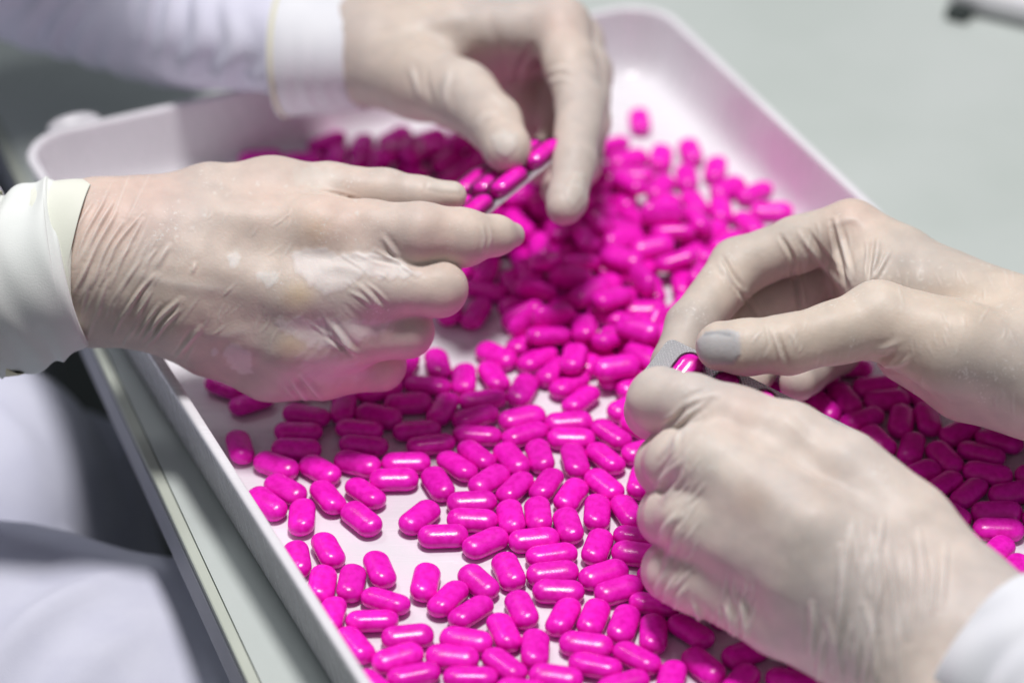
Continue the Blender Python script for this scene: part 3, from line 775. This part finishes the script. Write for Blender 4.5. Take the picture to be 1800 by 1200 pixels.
# near right sleeve at the picture's corner, and the far one outside it
s3 = tube("sleeve", [(1728, 1138, .954, 28), (1765, 1165, .950, 30), (1820, 1200, .945, 33), (1960, 1300, .93, 38), (2150, 1430, .915, 44), (2700, 1800, .87, 52), (3300, 2150, .83, 56)], MAT['coat_right'], p2, nr=90, ns=160, fold=.0024, ring_fold=.0008, seed=25, thick=.003)
s4 = tube("sleeve", [(1900, 650, 1.056, 29), (1960, 660, 1.054, 32), (2080, 690, 1.05, 36), (2300, 750, 1.04, 42), (2800, 840, 1.02, 48), (3500, 950, .99, 54)], MAT['coat_right'], p2, nr=60, ns=120, fold=.0012, ring_fold=.0007, seed=29, thick=.003)

# lap of the seated person: two thighs under pale trousers
def lap():
    nx, ny = 150, 170
    xs = np.linspace(-0.62, 0.02, nx); ys = np.linspace(0.55, 1.25, ny)
    X, Y = np.meshgrid(xs, ys, indexing='ij')
    XY = np.stack([X.ravel(), Y.ravel(), 0 * X.ravel()], 1)
    def thigh(a, b, r, top):
        a, b = np.array(a)[:2], np.array(b)[:2]; d = b - a; L = np.linalg.norm(d); d = d / L
        q = XY[:, :2] - a; s = q @ d; t = q @ np.array([-d[1], d[0]])
        e = np.maximum(0, s - L) / r
        rr = np.clip(1 - np.abs(t / r) ** 2.4 - e ** 2.4, 0, 1)
        return top + r * 0.8 * (rr ** .5 - 1) - 8 * np.maximum(0, np.abs(t) / r - 1) * r - 8 * np.maximum(0, e - 1) * r
    z1 = thigh(PZ(-700, 690, -.06), PZ(-95, 725, -.06), 0.062, -0.052)
    z2 = thigh(PZ(-700, 1040, -.06), PZ(480, 1200, -.06), 0.095, -0.045)
    Z = np.maximum(z1, z2)
    k = 0.02; h = np.maximum(k - np.abs(z1 - z2), 0) / k; Z = Z + h * h * k * .25
    na_, nb = Noise(71, 12, 12, 34), Noise(72, 12, 40, 90)
    Z = Z + 0.0042 * na_(XY * np.array([1.6, 1, 1])) + 0.0007 * nb(XY)
    q_ = lambda x, y: tuple(PZ(x, y, -.05)[:2])
    for pts, w, hh in (([q_(-80, 1260), q_(60, 1130), q_(240, 1010)], .006, .006), ([q_(40, 1300), q_(150, 1190), q_(290, 1090)], .008, .005), ([q_(-60, 900), q_(80, 930), q_(240, 960)], .007, .005), ([q_(-80, 700), q_(20, 730), q_(80, 800)], .008, .004)):
        c = spline(pts, 20); d_, s_ = line_d(XY[:, 0], XY[:, 1], c)
        Z = Z + hh * np.exp(-(d_ / w) ** 2) * np.sin(np.pi * np.clip(s_, 0, 1))
    Z = np.maximum(Z, -0.40)
    V = np.stack([X.ravel(), Y.ravel(), Z], 1)
    i, j = np.meshgrid(np.arange(nx - 1), np.arange(ny - 1), indexing='ij')
    Q = np.stack([i * ny + j, (i + 1) * ny + j, (i + 1) * ny + j + 1, i * ny + j + 1], -1).reshape(-1, 4)
    keep = (V[Q][:, :, 2].max(1) > -0.375)
    return V, Q[keep]
V, Q = lap()
tr = link("trousers", fast_mesh("trousers", V, Q), MAT['trouser'], p1)
tr["label"] = "pale lavender white cloth over the thighs below the table edge"

# ------------------------------------------------------------------ caplets
def caplet_mesh(name, nr=22, ns=24, a=.0088, b=.0046, t=.0032, grow=0.0):
    V = []; F = []
    a, b, t = a + grow, b + grow, t + grow
    for i in range(nr):
        u = math.pi * i / (nr - 1)
        x = -a * math.cos(u)
        e = max(0, (abs(x) - (a - b)) / b)
        w = max(0, 1 - e ** 2.2) ** 0.5
        if i in (0, nr - 1): w = 0.02
        for j in range(ns):
            th = 2 * math.pi * j / ns
            cy, sz = math.cos(th), math.sin(th)
            q = (abs(cy) ** 2.25 + abs(sz) ** 2.25) ** (-1 / 2.25)
            V.append((x, b * w * cy * q, t * (w ** .85) * sz * q))
    for i in range(nr - 1):
        for j in range(ns):
            F.append((i * ns + j, i * ns + (j + 1) % ns, (i + 1) * ns + (j + 1) % ns, (i + 1) * ns + j))
    F.append(tuple(range(ns))[::-1]); F.append(tuple((nr - 1) * ns + j for j in range(ns)))
    me = mesh(name, V, F)
    bm = bmesh.new(); bm.from_mesh(me); bmesh.ops.recalc_face_normals(bm, faces=bm.faces); bm.to_mesh(me); bm.free()
    me.polygons.foreach_set("use_smooth", [True] * len(me.polygons))
    return me
CAP = caplet_mesh("caplet"); CAP.materials.append(MAT['pink'])
# resting poses of the caplets: x,y,z in 1/100 mm, quaternion in 1/1000
CAPLETS = """
-10710,92967,339,960,-90,25,-264 -9703,91987,339,963,-90,-24,251 -7607,91148,339,984,-92,14,-151 -7850,90131,339,995,-93,2,-24
-7862,89026,339,995,93,-4,-41 -9924,89180,339,786,-74,57,-611 -8530,88038,339,960,90,-25,-264 -8111,86602,339,935,87,-32,-343
-8729,85773,339,904,85,-39,-416 -7430,84995,339,699,-65,-66,709 -6565,86148,339,857,-80,47,-506 -5235,86386,339,910,-85,38,-403
-5321,84889,339,897,84,-40,-432 -6932,87763,339,928,87,-34,-360 -5599,88159,339,976,91,-18,-195 -5418,89287,339,991,-93,9,-94
-5611,90269,339,991,-93,9,-99 -4940,91090,339,981,92,-16,-170 -4951,92750,339,964,-90,-23,250 -6263,91718,339,722,-68,-64,686
-3835,88179,339,996,93,1,12 -4245,87196,339,995,93,2,17 -3496,90198,339,994,-93,-6,64 -2964,89325,339,991,-93,-9,97 -3872,91897,339,994,93,5,52
-2579,91535,339,802,-75,-55,591 -2811,94485,339,761,-71,60,-642 -3165,93058,339,992,-93,8,-86 -1815,93459,339,702,66,-66,-706
-688,93630,339,823,-77,52,-561 -1085,92145,339,989,-93,-11,113 -1356,91051,339,973,-91,-20,212 399,92742,339,802,75,55,590
-1281,89905,339,994,-93,6,-59 370,90960,340,981,86,15,175 471,89936,339,967,-90,-22,239 2089,90689,339,994,93,5,55 2165,89676,339,995,93,-2,-20
-3267,84972,339,892,83,41,443 -2417,83899,339,995,93,2,24 -927,83518,339,948,89,29,306 -2661,86941,339,826,77,-52,-557 -1989,88008,339,911,-85,38,-402
-1288,88647,339,894,-84,41,-439 -825,87134,339,909,85,38,406 -21,88421,341,853,62,-38,-517 1010,88607,339,768,72,-59,-634
2290,88315,339,755,-71,61,-649 -1427,85833,339,995,93,4,40 -1400,84806,339,995,93,-4,-42 101,86697,339,868,-81,-46,488 1233,86876,339,834,-78,-51,543
2108,86247,339,834,78,51,544 -47,84944,339,746,70,-62,-660 920,85119,339,727,68,-64,-680 1976,84491,339,767,72,-59,-635 3302,86855,345,888,21,-11,-460
3018,85244,339,681,-64,68,-726 4112,85247,339,817,-76,53,-569 3397,88482,339,882,-83,43,-462 3632,89966,339,902,-84,39,-422
4826,88918,339,976,91,18,197 769,83674,339,993,93,7,76 1372,82811,344,993,-45,-5,106 1398,81796,339,992,93,8,87 2977,83273,340,791,70,53,606
4433,83846,339,991,-93,9,-95 4370,82870,339,989,93,-11,-113 3155,81737,339,969,91,21,228 3657,80896,339,971,91,21,222 -120,81921,339,797,75,-56,-597
-1153,81323,339,886,83,-43,-455 -2189,80428,339,869,-81,-46,486 -2975,81327,339,743,70,62,663 -4571,82029,339,801,-75,55,-591
-6401,83097,339,823,-77,52,-561 -7461,82581,339,758,71,-60,-646 -6515,81199,339,724,68,64,684 -5513,81283,339,733,69,63,674
-6119,79516,339,749,-70,-61,656 -4302,80302,339,973,-91,20,-210 -4726,79258,339,995,-93,-2,23 -5243,77988,339,865,-81,46,-493
-3503,78403,339,993,93,7,79 -1541,78203,339,988,92,-12,-126 -1398,79713,339,920,-86,-36,382 326,79849,339,799,75,-56,-594
-262,78647,339,804,-75,55,-587 1586,80810,339,995,93,-3,-30 1734,79449,339,814,-76,-54,573 776,77763,339,717,67,65,690 2763,79397,339,796,75,56,598
3771,79055,339,791,74,57,604 4751,78575,339,728,68,64,680 4852,80118,339,988,-92,12,-125 6016,78699,339,916,-86,36,-390 2481,77972,339,991,93,-9,-101
2758,76910,339,985,-92,14,-147 4158,77311,339,936,-88,32,-340 6344,76914,339,448,-42,-83,889 -3799,77297,339,972,91,20,217
-1989,77336,339,992,93,-8,-82 -245,76938,339,908,-85,38,-409 -3247,76439,339,985,-92,-14,147 -1372,76322,339,996,-93,1,-15 320,75622,339,992,93,-8,-85
1443,76308,339,989,93,-11,-112 -4529,75798,339,905,85,-39,-415 2033,75236,339,992,93,8,91 3655,75991,339,975,-91,-19,204 5236,76207,339,772,-72,-59,628
4634,87066,339,771,72,59,630 5175,85379,339,715,67,65,693 4973,81368,339,869,81,-45,-486 -601,95051,339,935,88,-32,-341 567,95836,339,950,-89,-28,299
961,94837,343,923,-55,-23,381 1588,94003,339,880,-82,-44,465 2157,93133,339,926,-87,-34,366 2561,92113,339,894,-84,-41,439 2782,95484,339,963,90,24,252
3227,94581,339,928,87,34,361 3960,93852,339,898,84,40,429 4660,93136,339,910,85,38,403 4341,91655,339,946,89,29,310 4899,95122,340,992,-96,8,-80
4770,90306,339,931,-87,33,-354 -4248,95756,339,933,-87,-33,348 -4081,94312,339,794,-74,-56,601 11553,91670,339,846,79,-49,-525
12421,92184,339,819,77,-53,-566 13982,92110,339,992,93,8,83 12946,90916,339,964,-90,-23,247 14375,90778,339,772,72,59,628
15380,90906,339,711,-67,65,-697 16458,90112,339,937,88,32,338 17834,89543,339,974,-91,19,-207 13384,89527,339,846,79,-49,-525
14561,89071,339,608,57,-74,-789 15698,88507,339,834,78,-51,-544 17074,88774,339,972,-91,20,-215 14650,87507,339,954,89,27,285
15430,86856,339,927,-87,-34,362 16322,86377,339,896,-84,-41,434 17143,87525,339,983,92,-15,-155 17888,86375,339,985,92,13,142
17163,85238,339,995,93,2,26 17096,84269,339,995,93,-3,-28 16835,82947,339,893,84,41,441 17249,81933,339,897,84,40,432 15491,85209,339,897,84,-40,-431
15577,83808,345,938,-3,1,-348 18970,87424,339,995,93,-2,-18 18637,85255,339,838,78,50,537 17684,80870,345,863,-11,-7,506
13005,87764,339,834,78,-51,-544 11486,93278,339,964,-90,-23,249 12817,94262,339,996,-93,1,-16 13648,92998,340,991,86,9,102
9361,77536,339,826,-77,52,-556 7778,77558,339,964,90,23,251 7519,76064,339,865,81,46,492 9237,76175,339,988,-93,11,-121 15209,92704,339,816,76,-53,-570
5483,112834,339,722,68,-64,-685 -10569,109702,339,993,-93,-7,77 -8804,109425,339,994,93,5,48 -2398,98218,339,739,-69,-62,667
-1388,97945,339,808,-76,-55,582 5037,74836,339,994,93,-5,-53 2266,74222,339,965,90,23,246 -1140,75003,339,907,85,-38,-411 -3155,74881,344,990,39,5,137
541,74178,339,975,-91,19,-201 -2251,74119,339,909,-85,-38,406 3482,73979,339,827,-77,-52,555 6897,74794,339,956,-90,26,-277
5201,73752,339,994,-93,-5,58 8492,74216,339,968,91,22,234 -774,73445,339,984,92,-14,-154 2084,73021,339,990,93,10,106 10044,75012,339,996,93,0,0
11577,74389,339,908,-85,-38,408 -4166,108671,339,894,84,-41,-439 -6386,110659,339,645,60,-71,-758 7093,97571,339,965,90,-23,-247
7522,106113,339,604,57,74,792 2197,98549,339,943,88,30,319 -3063,102952,339,934,87,32,346 869,109988,339,848,-79,-49,521
1690,105050,339,932,-87,-33,349 1210,103418,340,604,-51,67,-792 256,106840,339,747,-70,-62,658 -7406,109769,339,715,-67,-65,693
3326,106267,339,994,-93,-6,62 359,98279,339,990,93,-10,-107 -2412,107949,339,446,-42,83,-890 -1573,109537,339,803,-75,-55,589
6167,103638,339,986,-92,-13,140 10627,105496,339,996,93,0,1 89,104323,339,991,-93,-9,91 -2715,109453,339,869,81,46,486 -3673,110202,339,940,-88,-31,328
2139,99944,339,481,45,-82,-872 -1005,101073,339,754,-71,-61,651 7463,102353,339,902,-84,39,-422 8573,105580,339,695,65,67,713
3693,97789,344,288,8,26,957 -2271,102337,339,905,-85,-39,416 -3596,111387,339,954,-89,-27,284 8790,100523,339,996,-93,-1,9
8652,103125,339,921,-86,-35,378 2711,101635,339,963,90,24,255 7985,103849,339,937,88,31,336 7275,108163,339,711,67,-65,-697
5227,104835,339,924,-87,35,-371 1719,96633,339,340,-32,-88,936 4891,109632,339,980,92,17,177 5484,102369,339,961,-90,-24,261
-752,105408,339,843,-79,-50,530 3560,99879,339,955,89,26,282 3218,103257,339,830,78,51,550 -5581,109541,339,703,-66,-66,705
7230,98648,345,992,109,-7,-61 8946,107269,339,925,87,34,367 -1057,99556,339,978,-92,17,-184 -2693,105884,339,843,-79,-50,530
113,99988,339,834,78,-51,-544 5505,99586,339,639,-60,-72,764 5054,100920,339,945,-88,-29,314 -795,107920,339,994,-93,-5,57
-5190,107466,339,797,-75,-56,597 9651,104439,339,844,-79,49,-529 2278,108043,339,574,54,-76,-814 6265,95631,345,653,3,3,757
-4612,105696,339,992,93,-8,-82 -3309,104029,339,952,-89,-27,293 2321,103970,339,782,-73,-58,616 4391,104117,339,953,89,-27,-289
1917,112076,339,926,87,34,365 -907,111392,339,585,-55,-75,805 1241,100465,339,802,75,55,590 3516,107356,339,986,-92,-13,136
1656,106622,339,888,-83,42,-451 8513,108787,339,757,-71,-61,646 6921,104716,339,960,90,-25,-265 -2241,100751,339,907,-85,-38,410
2492,110794,339,993,-93,-7,76 5166,98190,339,996,93,0,3 4253,96290,339,993,93,-7,-77 -1186,106898,339,991,-93,9,-97 4701,106499,339,728,-68,-64,680
6150,107358,339,839,79,50,536 7172,96106,339,810,-76,54,-578 5037,108345,339,995,-93,3,-27 6769,100053,339,713,67,65,695 5390,97112,339,981,92,-16,-168
412,101759,339,760,71,-60,-643 6800,101547,339,959,-90,25,-268 858,108165,339,957,90,-26,-274 6156,105907,339,940,88,31,327
9083,101981,339,987,92,12,132 6282,109757,339,746,70,62,659 -394,102859,339,953,-89,-27,287 4130,99027,339,980,-92,-17,179 259,111285,339,723,68,64,684
4285,102708,339,957,-90,-26,274 -2350,111329,339,553,52,-77,-828 1803,102237,339,979,92,17,183 2543,97154,339,939,88,-31,-331
10019,106942,341,938,-72,-26,339 695,105546,343,965,57,15,255 -4038,107134,339,940,88,31,329 3387,108932,339,847,79,-49,-523
-4636,104625,339,989,93,10,111 -578,109329,339,782,-73,-58,617 -4974,111407,344,903,41,19,428 4008,101313,339,936,88,32,341
8370,99360,339,943,88,-30,-319 -6670,108810,383,817,-247,-151,499 4173,110737,339,964,-90,-23,250 7537,110255,339,652,-61,-70,753
-1449,103892,339,946,89,-29,-310 3595,105239,339,979,-92,-17,179 10432,102719,339,691,-65,67,-717 1906,109375,339,970,-91,-21,223
-7851,111017,369,925,-185,-65,326 -6108,107799,339,789,-74,-57,607 -1811,105486,339,849,-79,-49,520 10688,95282,339,892,83,41,443
8781,92165,339,960,-90,25,-263 10192,92134,339,879,82,-44,-468 9658,93805,339,775,73,59,626 7872,94920,339,954,-89,-27,285 9201,95444,339,695,65,67,713
10004,97079,339,973,-91,-20,213 7102,93403,339,969,91,21,227 7643,91265,339,994,93,6,64 8611,93800,339,740,-69,62,-667 6014,94147,339,996,93,0,4
6087,90923,339,941,88,-30,-326 8356,96559,339,858,-80,-47,505 6344,92286,339,935,-88,32,-341 12035,86473,339,978,92,17,184 14105,82947,339,993,93,7,73
9944,81760,339,972,91,20,215 6777,80763,339,925,87,-34,-368 11018,85161,339,741,69,-62,-665 9879,86484,339,944,-88,30,-317 8759,83784,339,971,91,21,220
12370,81255,339,886,-83,-43,454 6819,88285,339,986,-92,13,-138 11120,88328,339,880,82,-44,-465 8082,81549,339,971,-91,-21,219
11856,83575,339,949,89,28,301 6405,86175,339,893,84,41,441 10748,89948,339,958,-90,25,-271 9278,89453,339,834,78,51,544 13990,85628,345,943,5,2,332
6371,84624,339,914,-86,-37,395 7361,83380,339,780,73,-58,-618 7598,89348,339,970,91,-21,-226 8293,87220,339,822,-77,53,-561
10834,80504,339,908,-85,-38,409 6181,82605,339,993,93,-6,-66 11648,82300,339,960,90,25,263 7486,79535,339,985,92,14,148 12363,85155,339,926,-87,-34,365
9245,79728,339,925,87,35,369 -6158,94205,339,980,92,16,176 -5786,96469,339,957,-90,-26,276 -8329,95937,339,950,-89,28,-298
-8396,93045,339,957,-90,26,-273 -10271,95697,339,762,71,-60,-641 -7848,97374,339,900,-84,-40,426 -7711,94766,339,987,-92,-12,128
-9925,94066,339,935,-88,32,-342 -6685,93068,339,992,-93,-8,81 2661,100629,956,954,-172,47,239 588,96730,812,343,57,692,-633
2261,105291,1485,209,75,-98,-970 629,106450,951,834,149,116,518 2965,102304,1002,792,-65,28,-607 7311,99680,883,661,450,466,378
6038,104089,929,308,934,178,-28 4766,95111,1524,53,245,949,192 1085,101681,965,223,-698,650,-202 4444,102356,959,918,289,83,257
1785,103326,910,675,-1,-26,737 262,103616,945,860,-54,104,-498 -848,104248,1021,531,101,-204,-816 3485,103280,1154,330,732,-586,-107
5588,101830,945,149,1,209,-967 3871,98052,987,932,-50,69,352 6507,100916,901,124,-100,977,-142 77,104815,1347,367,362,-857,-6
2272,99357,1067,670,-733,44,105 -117,108355,972,80,-544,745,-378 2752,107310,1111,845,-506,74,-157 954,98760,890,782,-556,140,246
5099,99387,969,426,-392,-462,672 1156,104976,1009,725,106,168,659 6456,102844,983,953,-300,-18,-25 705,99960,941,774,44,-97,-625
2277,106395,966,865,-312,69,387 2540,104955,937,870,-283,-88,395 1560,96461,1209,195,99,-714,-665 6031,103425,1513,79,-160,521,-835
-876,106257,959,517,8,105,-849 -5036,109305,884,841,41,152,518 -257,102543,1123,783,620,3,-47 -1957,110387,830,28,879,456,-138
4824,106635,1017,38,-411,-907,85 7483,103731,1044,549,112,149,815 4344,100902,1007,965,107,-30,-239 3009,98571,922,932,144,-16,332
-4155,109250,1050,204,-710,-639,212 1314,99828,1552,199,803,548,-123 3287,108056,925,271,46,172,946 9040,97503,729,552,464,-683,-120
3919,93364,991,980,163,20,115 2326,93987,942,767,-84,-24,636 3771,95312,938,903,-142,71,399 1387,95619,892,980,-121,54,149
5919,95448,1049,941,257,30,219 4967,94207,910,898,58,-55,-432 5487,96251,855,644,535,130,531 6859,97191,893,972,170,-85,-141
442,97382,607,659,-719,-219,-3 2742,95967,973,690,-157,-40,705
"""
rows = [list(map(int, r.split(','))) for r in CAPLETS.split()]
N_NAMED = 300
def seen_score(r):
    p = np.array([[r[0] / 1e5, r[1] / 1e5, r[2] / 1e5]])
    x, y, d = project(p); x, y = x[0], y[0]
    s = 1 / d[0] + (0.35 if r[2] > 500 else 0)
    if not (-20 < x < 1820 and 150 < y < 1225): s -= 2
    for poly in ([(150, 320), (820, 320), (900, 440), (800, 540), (690, 680), (480, 690), (250, 600)], [(1130, 680), (1300, 690), (1500, 780), (1750, 1030), (1620, 1230), (1330, 1180), (1150, 1060), (1130, 880)],
                 [(1180, 620), (1260, 440), (1480, 370), (1800, 500), (1800, 760), (1600, 660), (1240, 660)]):
        if poly_sd(np.array([x]), np.array([y]), poly)[0] < -8: s -= 1
    return s
order = sorted(range(len(rows)), key=lambda i: -seen_score(rows[i]))
SOLO = [((427, 787), "single pink caplet lying alone against the tray's left wall"), ((1127, 213), "lone pink caplet on bare tray beyond the heap, farthest from the camera"),
        ((735, 907), "tilted pink caplet on the bare patch in the foreground, left of a pair"), ((745, 1022), "upright-pointing pink caplet alone in the bare patch of the foreground"),
        ((790, 1052), "slanted pink caplet beside the lone one in the foreground bare patch"), ((658, 1002), "pink caplet standing clear of the row of five along the left wall"),
        ((692, 840), "level pink caplet at the upper edge of the foreground bare patch")]
AREAS = [("caplets by the left wall", "along the tray's left wall", lambda x, y: y > 690 and x < 430 + (y - 690) * .62, True),
         ("caplets in the resting hand's shadow", "in the resting hand's shadow", lambda x, y: 600 < y < 790 and x < 900, True),
         ("caplets beyond the nearest hand", "between the nearest hand and the right frame edge", lambda x, y: x > 1420 and y > 560, True),
         ("caplets at the bottom edge", "at the photo's bottom edge", lambda x, y: y > 1110, True),
         ("caplets by the nearest hand", "just left of the nearest hand's knuckles", lambda x, y: y > 760 and x > 940, True),
         ("caplets round the bare patch", "around the bare foreground patch", lambda x, y: y > 760, True),
         ("caplets in the middle band", "in the middle band below the heap", lambda x, y: y > 600, True),
         ("caplets at the heap's right slope", "on the heap's blurred right slope by the far wall", lambda x, y: x > 1060 and y < 450, False),
         ("caplets behind the blister pack", "in shade behind the far hand's pack", lambda x, y: y < 330, False),
         ("caplets in the heap", "in the blurred heap between the four hands", lambda x, y: True, False)]
ORD = "first second third fourth fifth sixth seventh eighth ninth tenth eleventh twelfth thirteenth fourteenth fifteenth".split()
taken = set()
named, rest = order[:N_NAMED], order[N_NAMED:]
scr = {}
for i in named:
    r = rows[i]
    x, y, d = project(np.array([[r[0] / 1e5, r[1] / 1e5, r[2] / 1e5]])); scr[i] = (x[0], y[0])
solo = {}
for (sx, sy), lab in SOLO:
    j = min((i for i in named if i not in solo), key=lambda i: math.hypot(scr[i][0] - sx, scr[i][1] - sy))
    solo[j] = lab
def slant(i):
    r = rows[i]
    ax = Quaternion((r[3] / 1e3, r[4] / 1e3, r[5] / 1e3, r[6] / 1e3)) @ Vector((0.008, 0, 0))
    c0 = np.array(r[:3]) / 1e5
    x, y, d = project(np.array([c0 - np.array(ax), c0 + np.array(ax)]))
    an = math.degrees(math.atan2(-(y[1] - y[0]), x[1] - x[0])) % 180
    return "level" if an < 14 or an > 166 else "rising" if an < 62 else "upright" if an < 118 else "falling"
SL = {"level": "level", "rising": "right-rising", "upright": "up-down", "falling": "right-falling"}
classes = {}
for i in named:
    if i in solo: continue
    for g, where, f, count in AREAS:
        if f(*scr[i]): classes.setdefault((g, where, count, slant(i)), []).append(i); break
label_of = {}
for (g, where, count, sl), ids in classes.items():
    ids.sort(key=lambda i: scr[i][0])
    for k, i in enumerate(ids):
        if count and len(ids) > 1 and k < len(ORD):
            label_of[i] = (f"{ORD[k]} {SL[sl]} pink caplet from left {where}", g)
        else:
            label_of[i] = (f"{SL[sl]} pink caplet {where}", g)
for i in named:
    r = rows[i]
    o = bpy.data.objects.new("caplet", CAP)
    o.location = (r[0] / 1e5, r[1] / 1e5, r[2] / 1e5)
    o.rotation_mode = 'QUATERNION'
    o.rotation_quaternion = Quaternion((r[3] / 1e3, r[4] / 1e3, r[5] / 1e3, r[6] / 1e3)).normalized()
    o.scale = (1.04 + random.uniform(-.02, .02),) * 3
    COL.objects.link(o)
    if i in solo: tag(o, solo[i], "caplet")
    else: tag(o, label_of[i][0], "caplet", label_of[i][1])
if rest:
    n0 = len(CAP.vertices); co = np.zeros(n0 * 3); CAP.vertices.foreach_get("co", co); co = co.reshape(-1, 3)
    Vs, Fs = [], []
    polys = [tuple(p.vertices) for p in CAP.polygons]
    for k, i in enumerate(rest):
        r = rows[i]
        M = np.array(Quaternion((r[3] / 1e3, r[4] / 1e3, r[5] / 1e3, r[6] / 1e3)).normalized().to_matrix())
        Vs.append(co @ M.T + np.array(r[:3]) / 1e5)
        Fs += [tuple(v + k * n0 for v in p) for p in polys]
    ho = link("caplet_heap", mesh("caplet_heap", np.concatenate(Vs), Fs), MAT['pink'])
    tag(ho, "mass of pink caplets hidden low in the heap and under the hands", "caplets", kind="stuff")

# ------------------------------------------------------------------ blister packs
DOME = caplet_mesh("blister", nr=18, ns=24, grow=.0009); DOME.materials.append(MAT['clear'])
def rounded_sheet(name, L, W, R, t, n=8):
    pts = []
    for cx, cy, a0 in ((L / 2 - R, W / 2 - R, 0), (-L / 2 + R, W / 2 - R, 90), (-L / 2 + R, -W / 2 + R, 180), (L / 2 - R, -W / 2 + R, 270)):
        for i in range(n + 1):
            an = math.radians(a0 + 90 * i / n); pts.append((cx + R * math.cos(an), cy + R * math.sin(an)))
    m = len(pts)
    V = [(x, y, 0) for x, y in pts] + [(x, y, t) for x, y in pts]
    F = [tuple(range(m))[::-1], tuple(range(m, 2 * m))] + [(i, (i + 1) % m, m + (i + 1) % m, m + i) for i in range(m)]
    return mesh(name, V, F)
def blister_pack(origin, u, v, L, W, cols, label, along):
    """u: long axis, v: width axis (world, roughly orthogonal); cols: [(lu, lv)] cavity centres in mm from the pack centre."""
    u = np.array(u) / np.linalg.norm(u); v = np.array(v) - np.dot(v, u) * u; v /= np.linalg.norm(v)
    w = np.cross(u, v)
    M = Matrix(((u[0], v[0], w[0], origin[0]), (u[1], v[1], w[1], origin[1]), (u[2], v[2], w[2], origin[2]), (0, 0, 0, 1)))
    e = bpy.data.objects.new("blister_pack", None); e.empty_display_size = .02; COL.objects.link(e); e.matrix_world = M
    tag(e, label, "blister pack")
    f = bpy.data.objects.new("foil", rounded_sheet("foil", L, W, .0028, .0004)); f.data.materials.append(MAT['foil']); COL.objects.link(f); f.parent = e
    for (cu, cv, filled) in cols:
        for nm, dm in (("blister", DOME), ("caplet", CAP)):
            if nm == "caplet" and not filled: continue
            o = bpy.data.objects.new(nm, dm); COL.objects.link(o); o.parent = e
            o.location = (cu / 1000, cv / 1000, .0024 if nm == "caplet" else .0022)
            if not along: o.rotation_euler = (0, 0, math.pi / 2)
    return e
# pack held over the tray's middle, seen almost along its face
pA, pB = P(800, 418, 1.124), P(966, 283, 1.150)
u = pB - pA
fwd, img_up = np.array([0, CP, -SP]), np.array([0, SP, CP])
v = 0.93 * fwd + 0.37 * (np.array([-.63, 0, 0]) + .77 * img_up)
if np.dot(np.cross(u, v), fwd) > 0: u = -u
ctr = (pA + pB) / 2 + v / np.linalg.norm(v) * .017
blister_pack(ctr, u, v, np.linalg.norm(u) + .003, .036, [(x, y, True) for x in (-19.5, 0, 19.5) for y in (-11.5, 0, 11.5)],
             "blister pack of pink caplets pinched between the far hand's thumb and forefinger", True)
# pack held by the right-hand person, running down to the right
pA, pB = P(1186, 598, 1.062), P(1528, 768, 1.030)
u = pB - pA
n_face = np.array([0.05, -0.45, 0.9])
v = np.cross(n_face, u)
W_ = .0245
ctr = (pA + pB) / 2 - v / np.linalg.norm(v) * W_ / 2
blister_pack(ctr, u, v, np.linalg.norm(u) + .004, W_, [(x, y, True) for x in (-28, -13, 2, 17, 32) for y in (0,)],
             "silver backed blister pack of pink caplets running under the grey thumbnail", False)

# ------------------------------------------------------------------ white case at the far corner of the table
q0, q1 = PZ(1686, 26, TZ), PZ(1830, 60, TZ)
ux = (q1 - q0) / np.linalg.norm(q1 - q0); uy = np.array([-ux[1], ux[0], 0])
case = empty("equipment_case", tuple(q0 + ux * .1 + uy * .05))
tag(case, "white case on dark feet cut off by the photo's top right corner", "case")
Mx = Matrix(((ux[0], uy[0], 0, q0[0]), (ux[1], uy[1], 0, q0[1]), (0, 0, 1, q0[2]), (0, 0, 0, 1)))
link("case_body", box(.11, .075, .0085, .235, .15, .011, Mx, .003, 3), MAT['tray'], case)
for fx, fy in ((.001, -.003), (.10, .008), (.21, .008), (.004, .14), (.21, .14)):
    link("foot", box(fx, fy, .003, .011, .011, .006, Mx, .0015, 2), MAT['dark'], case)
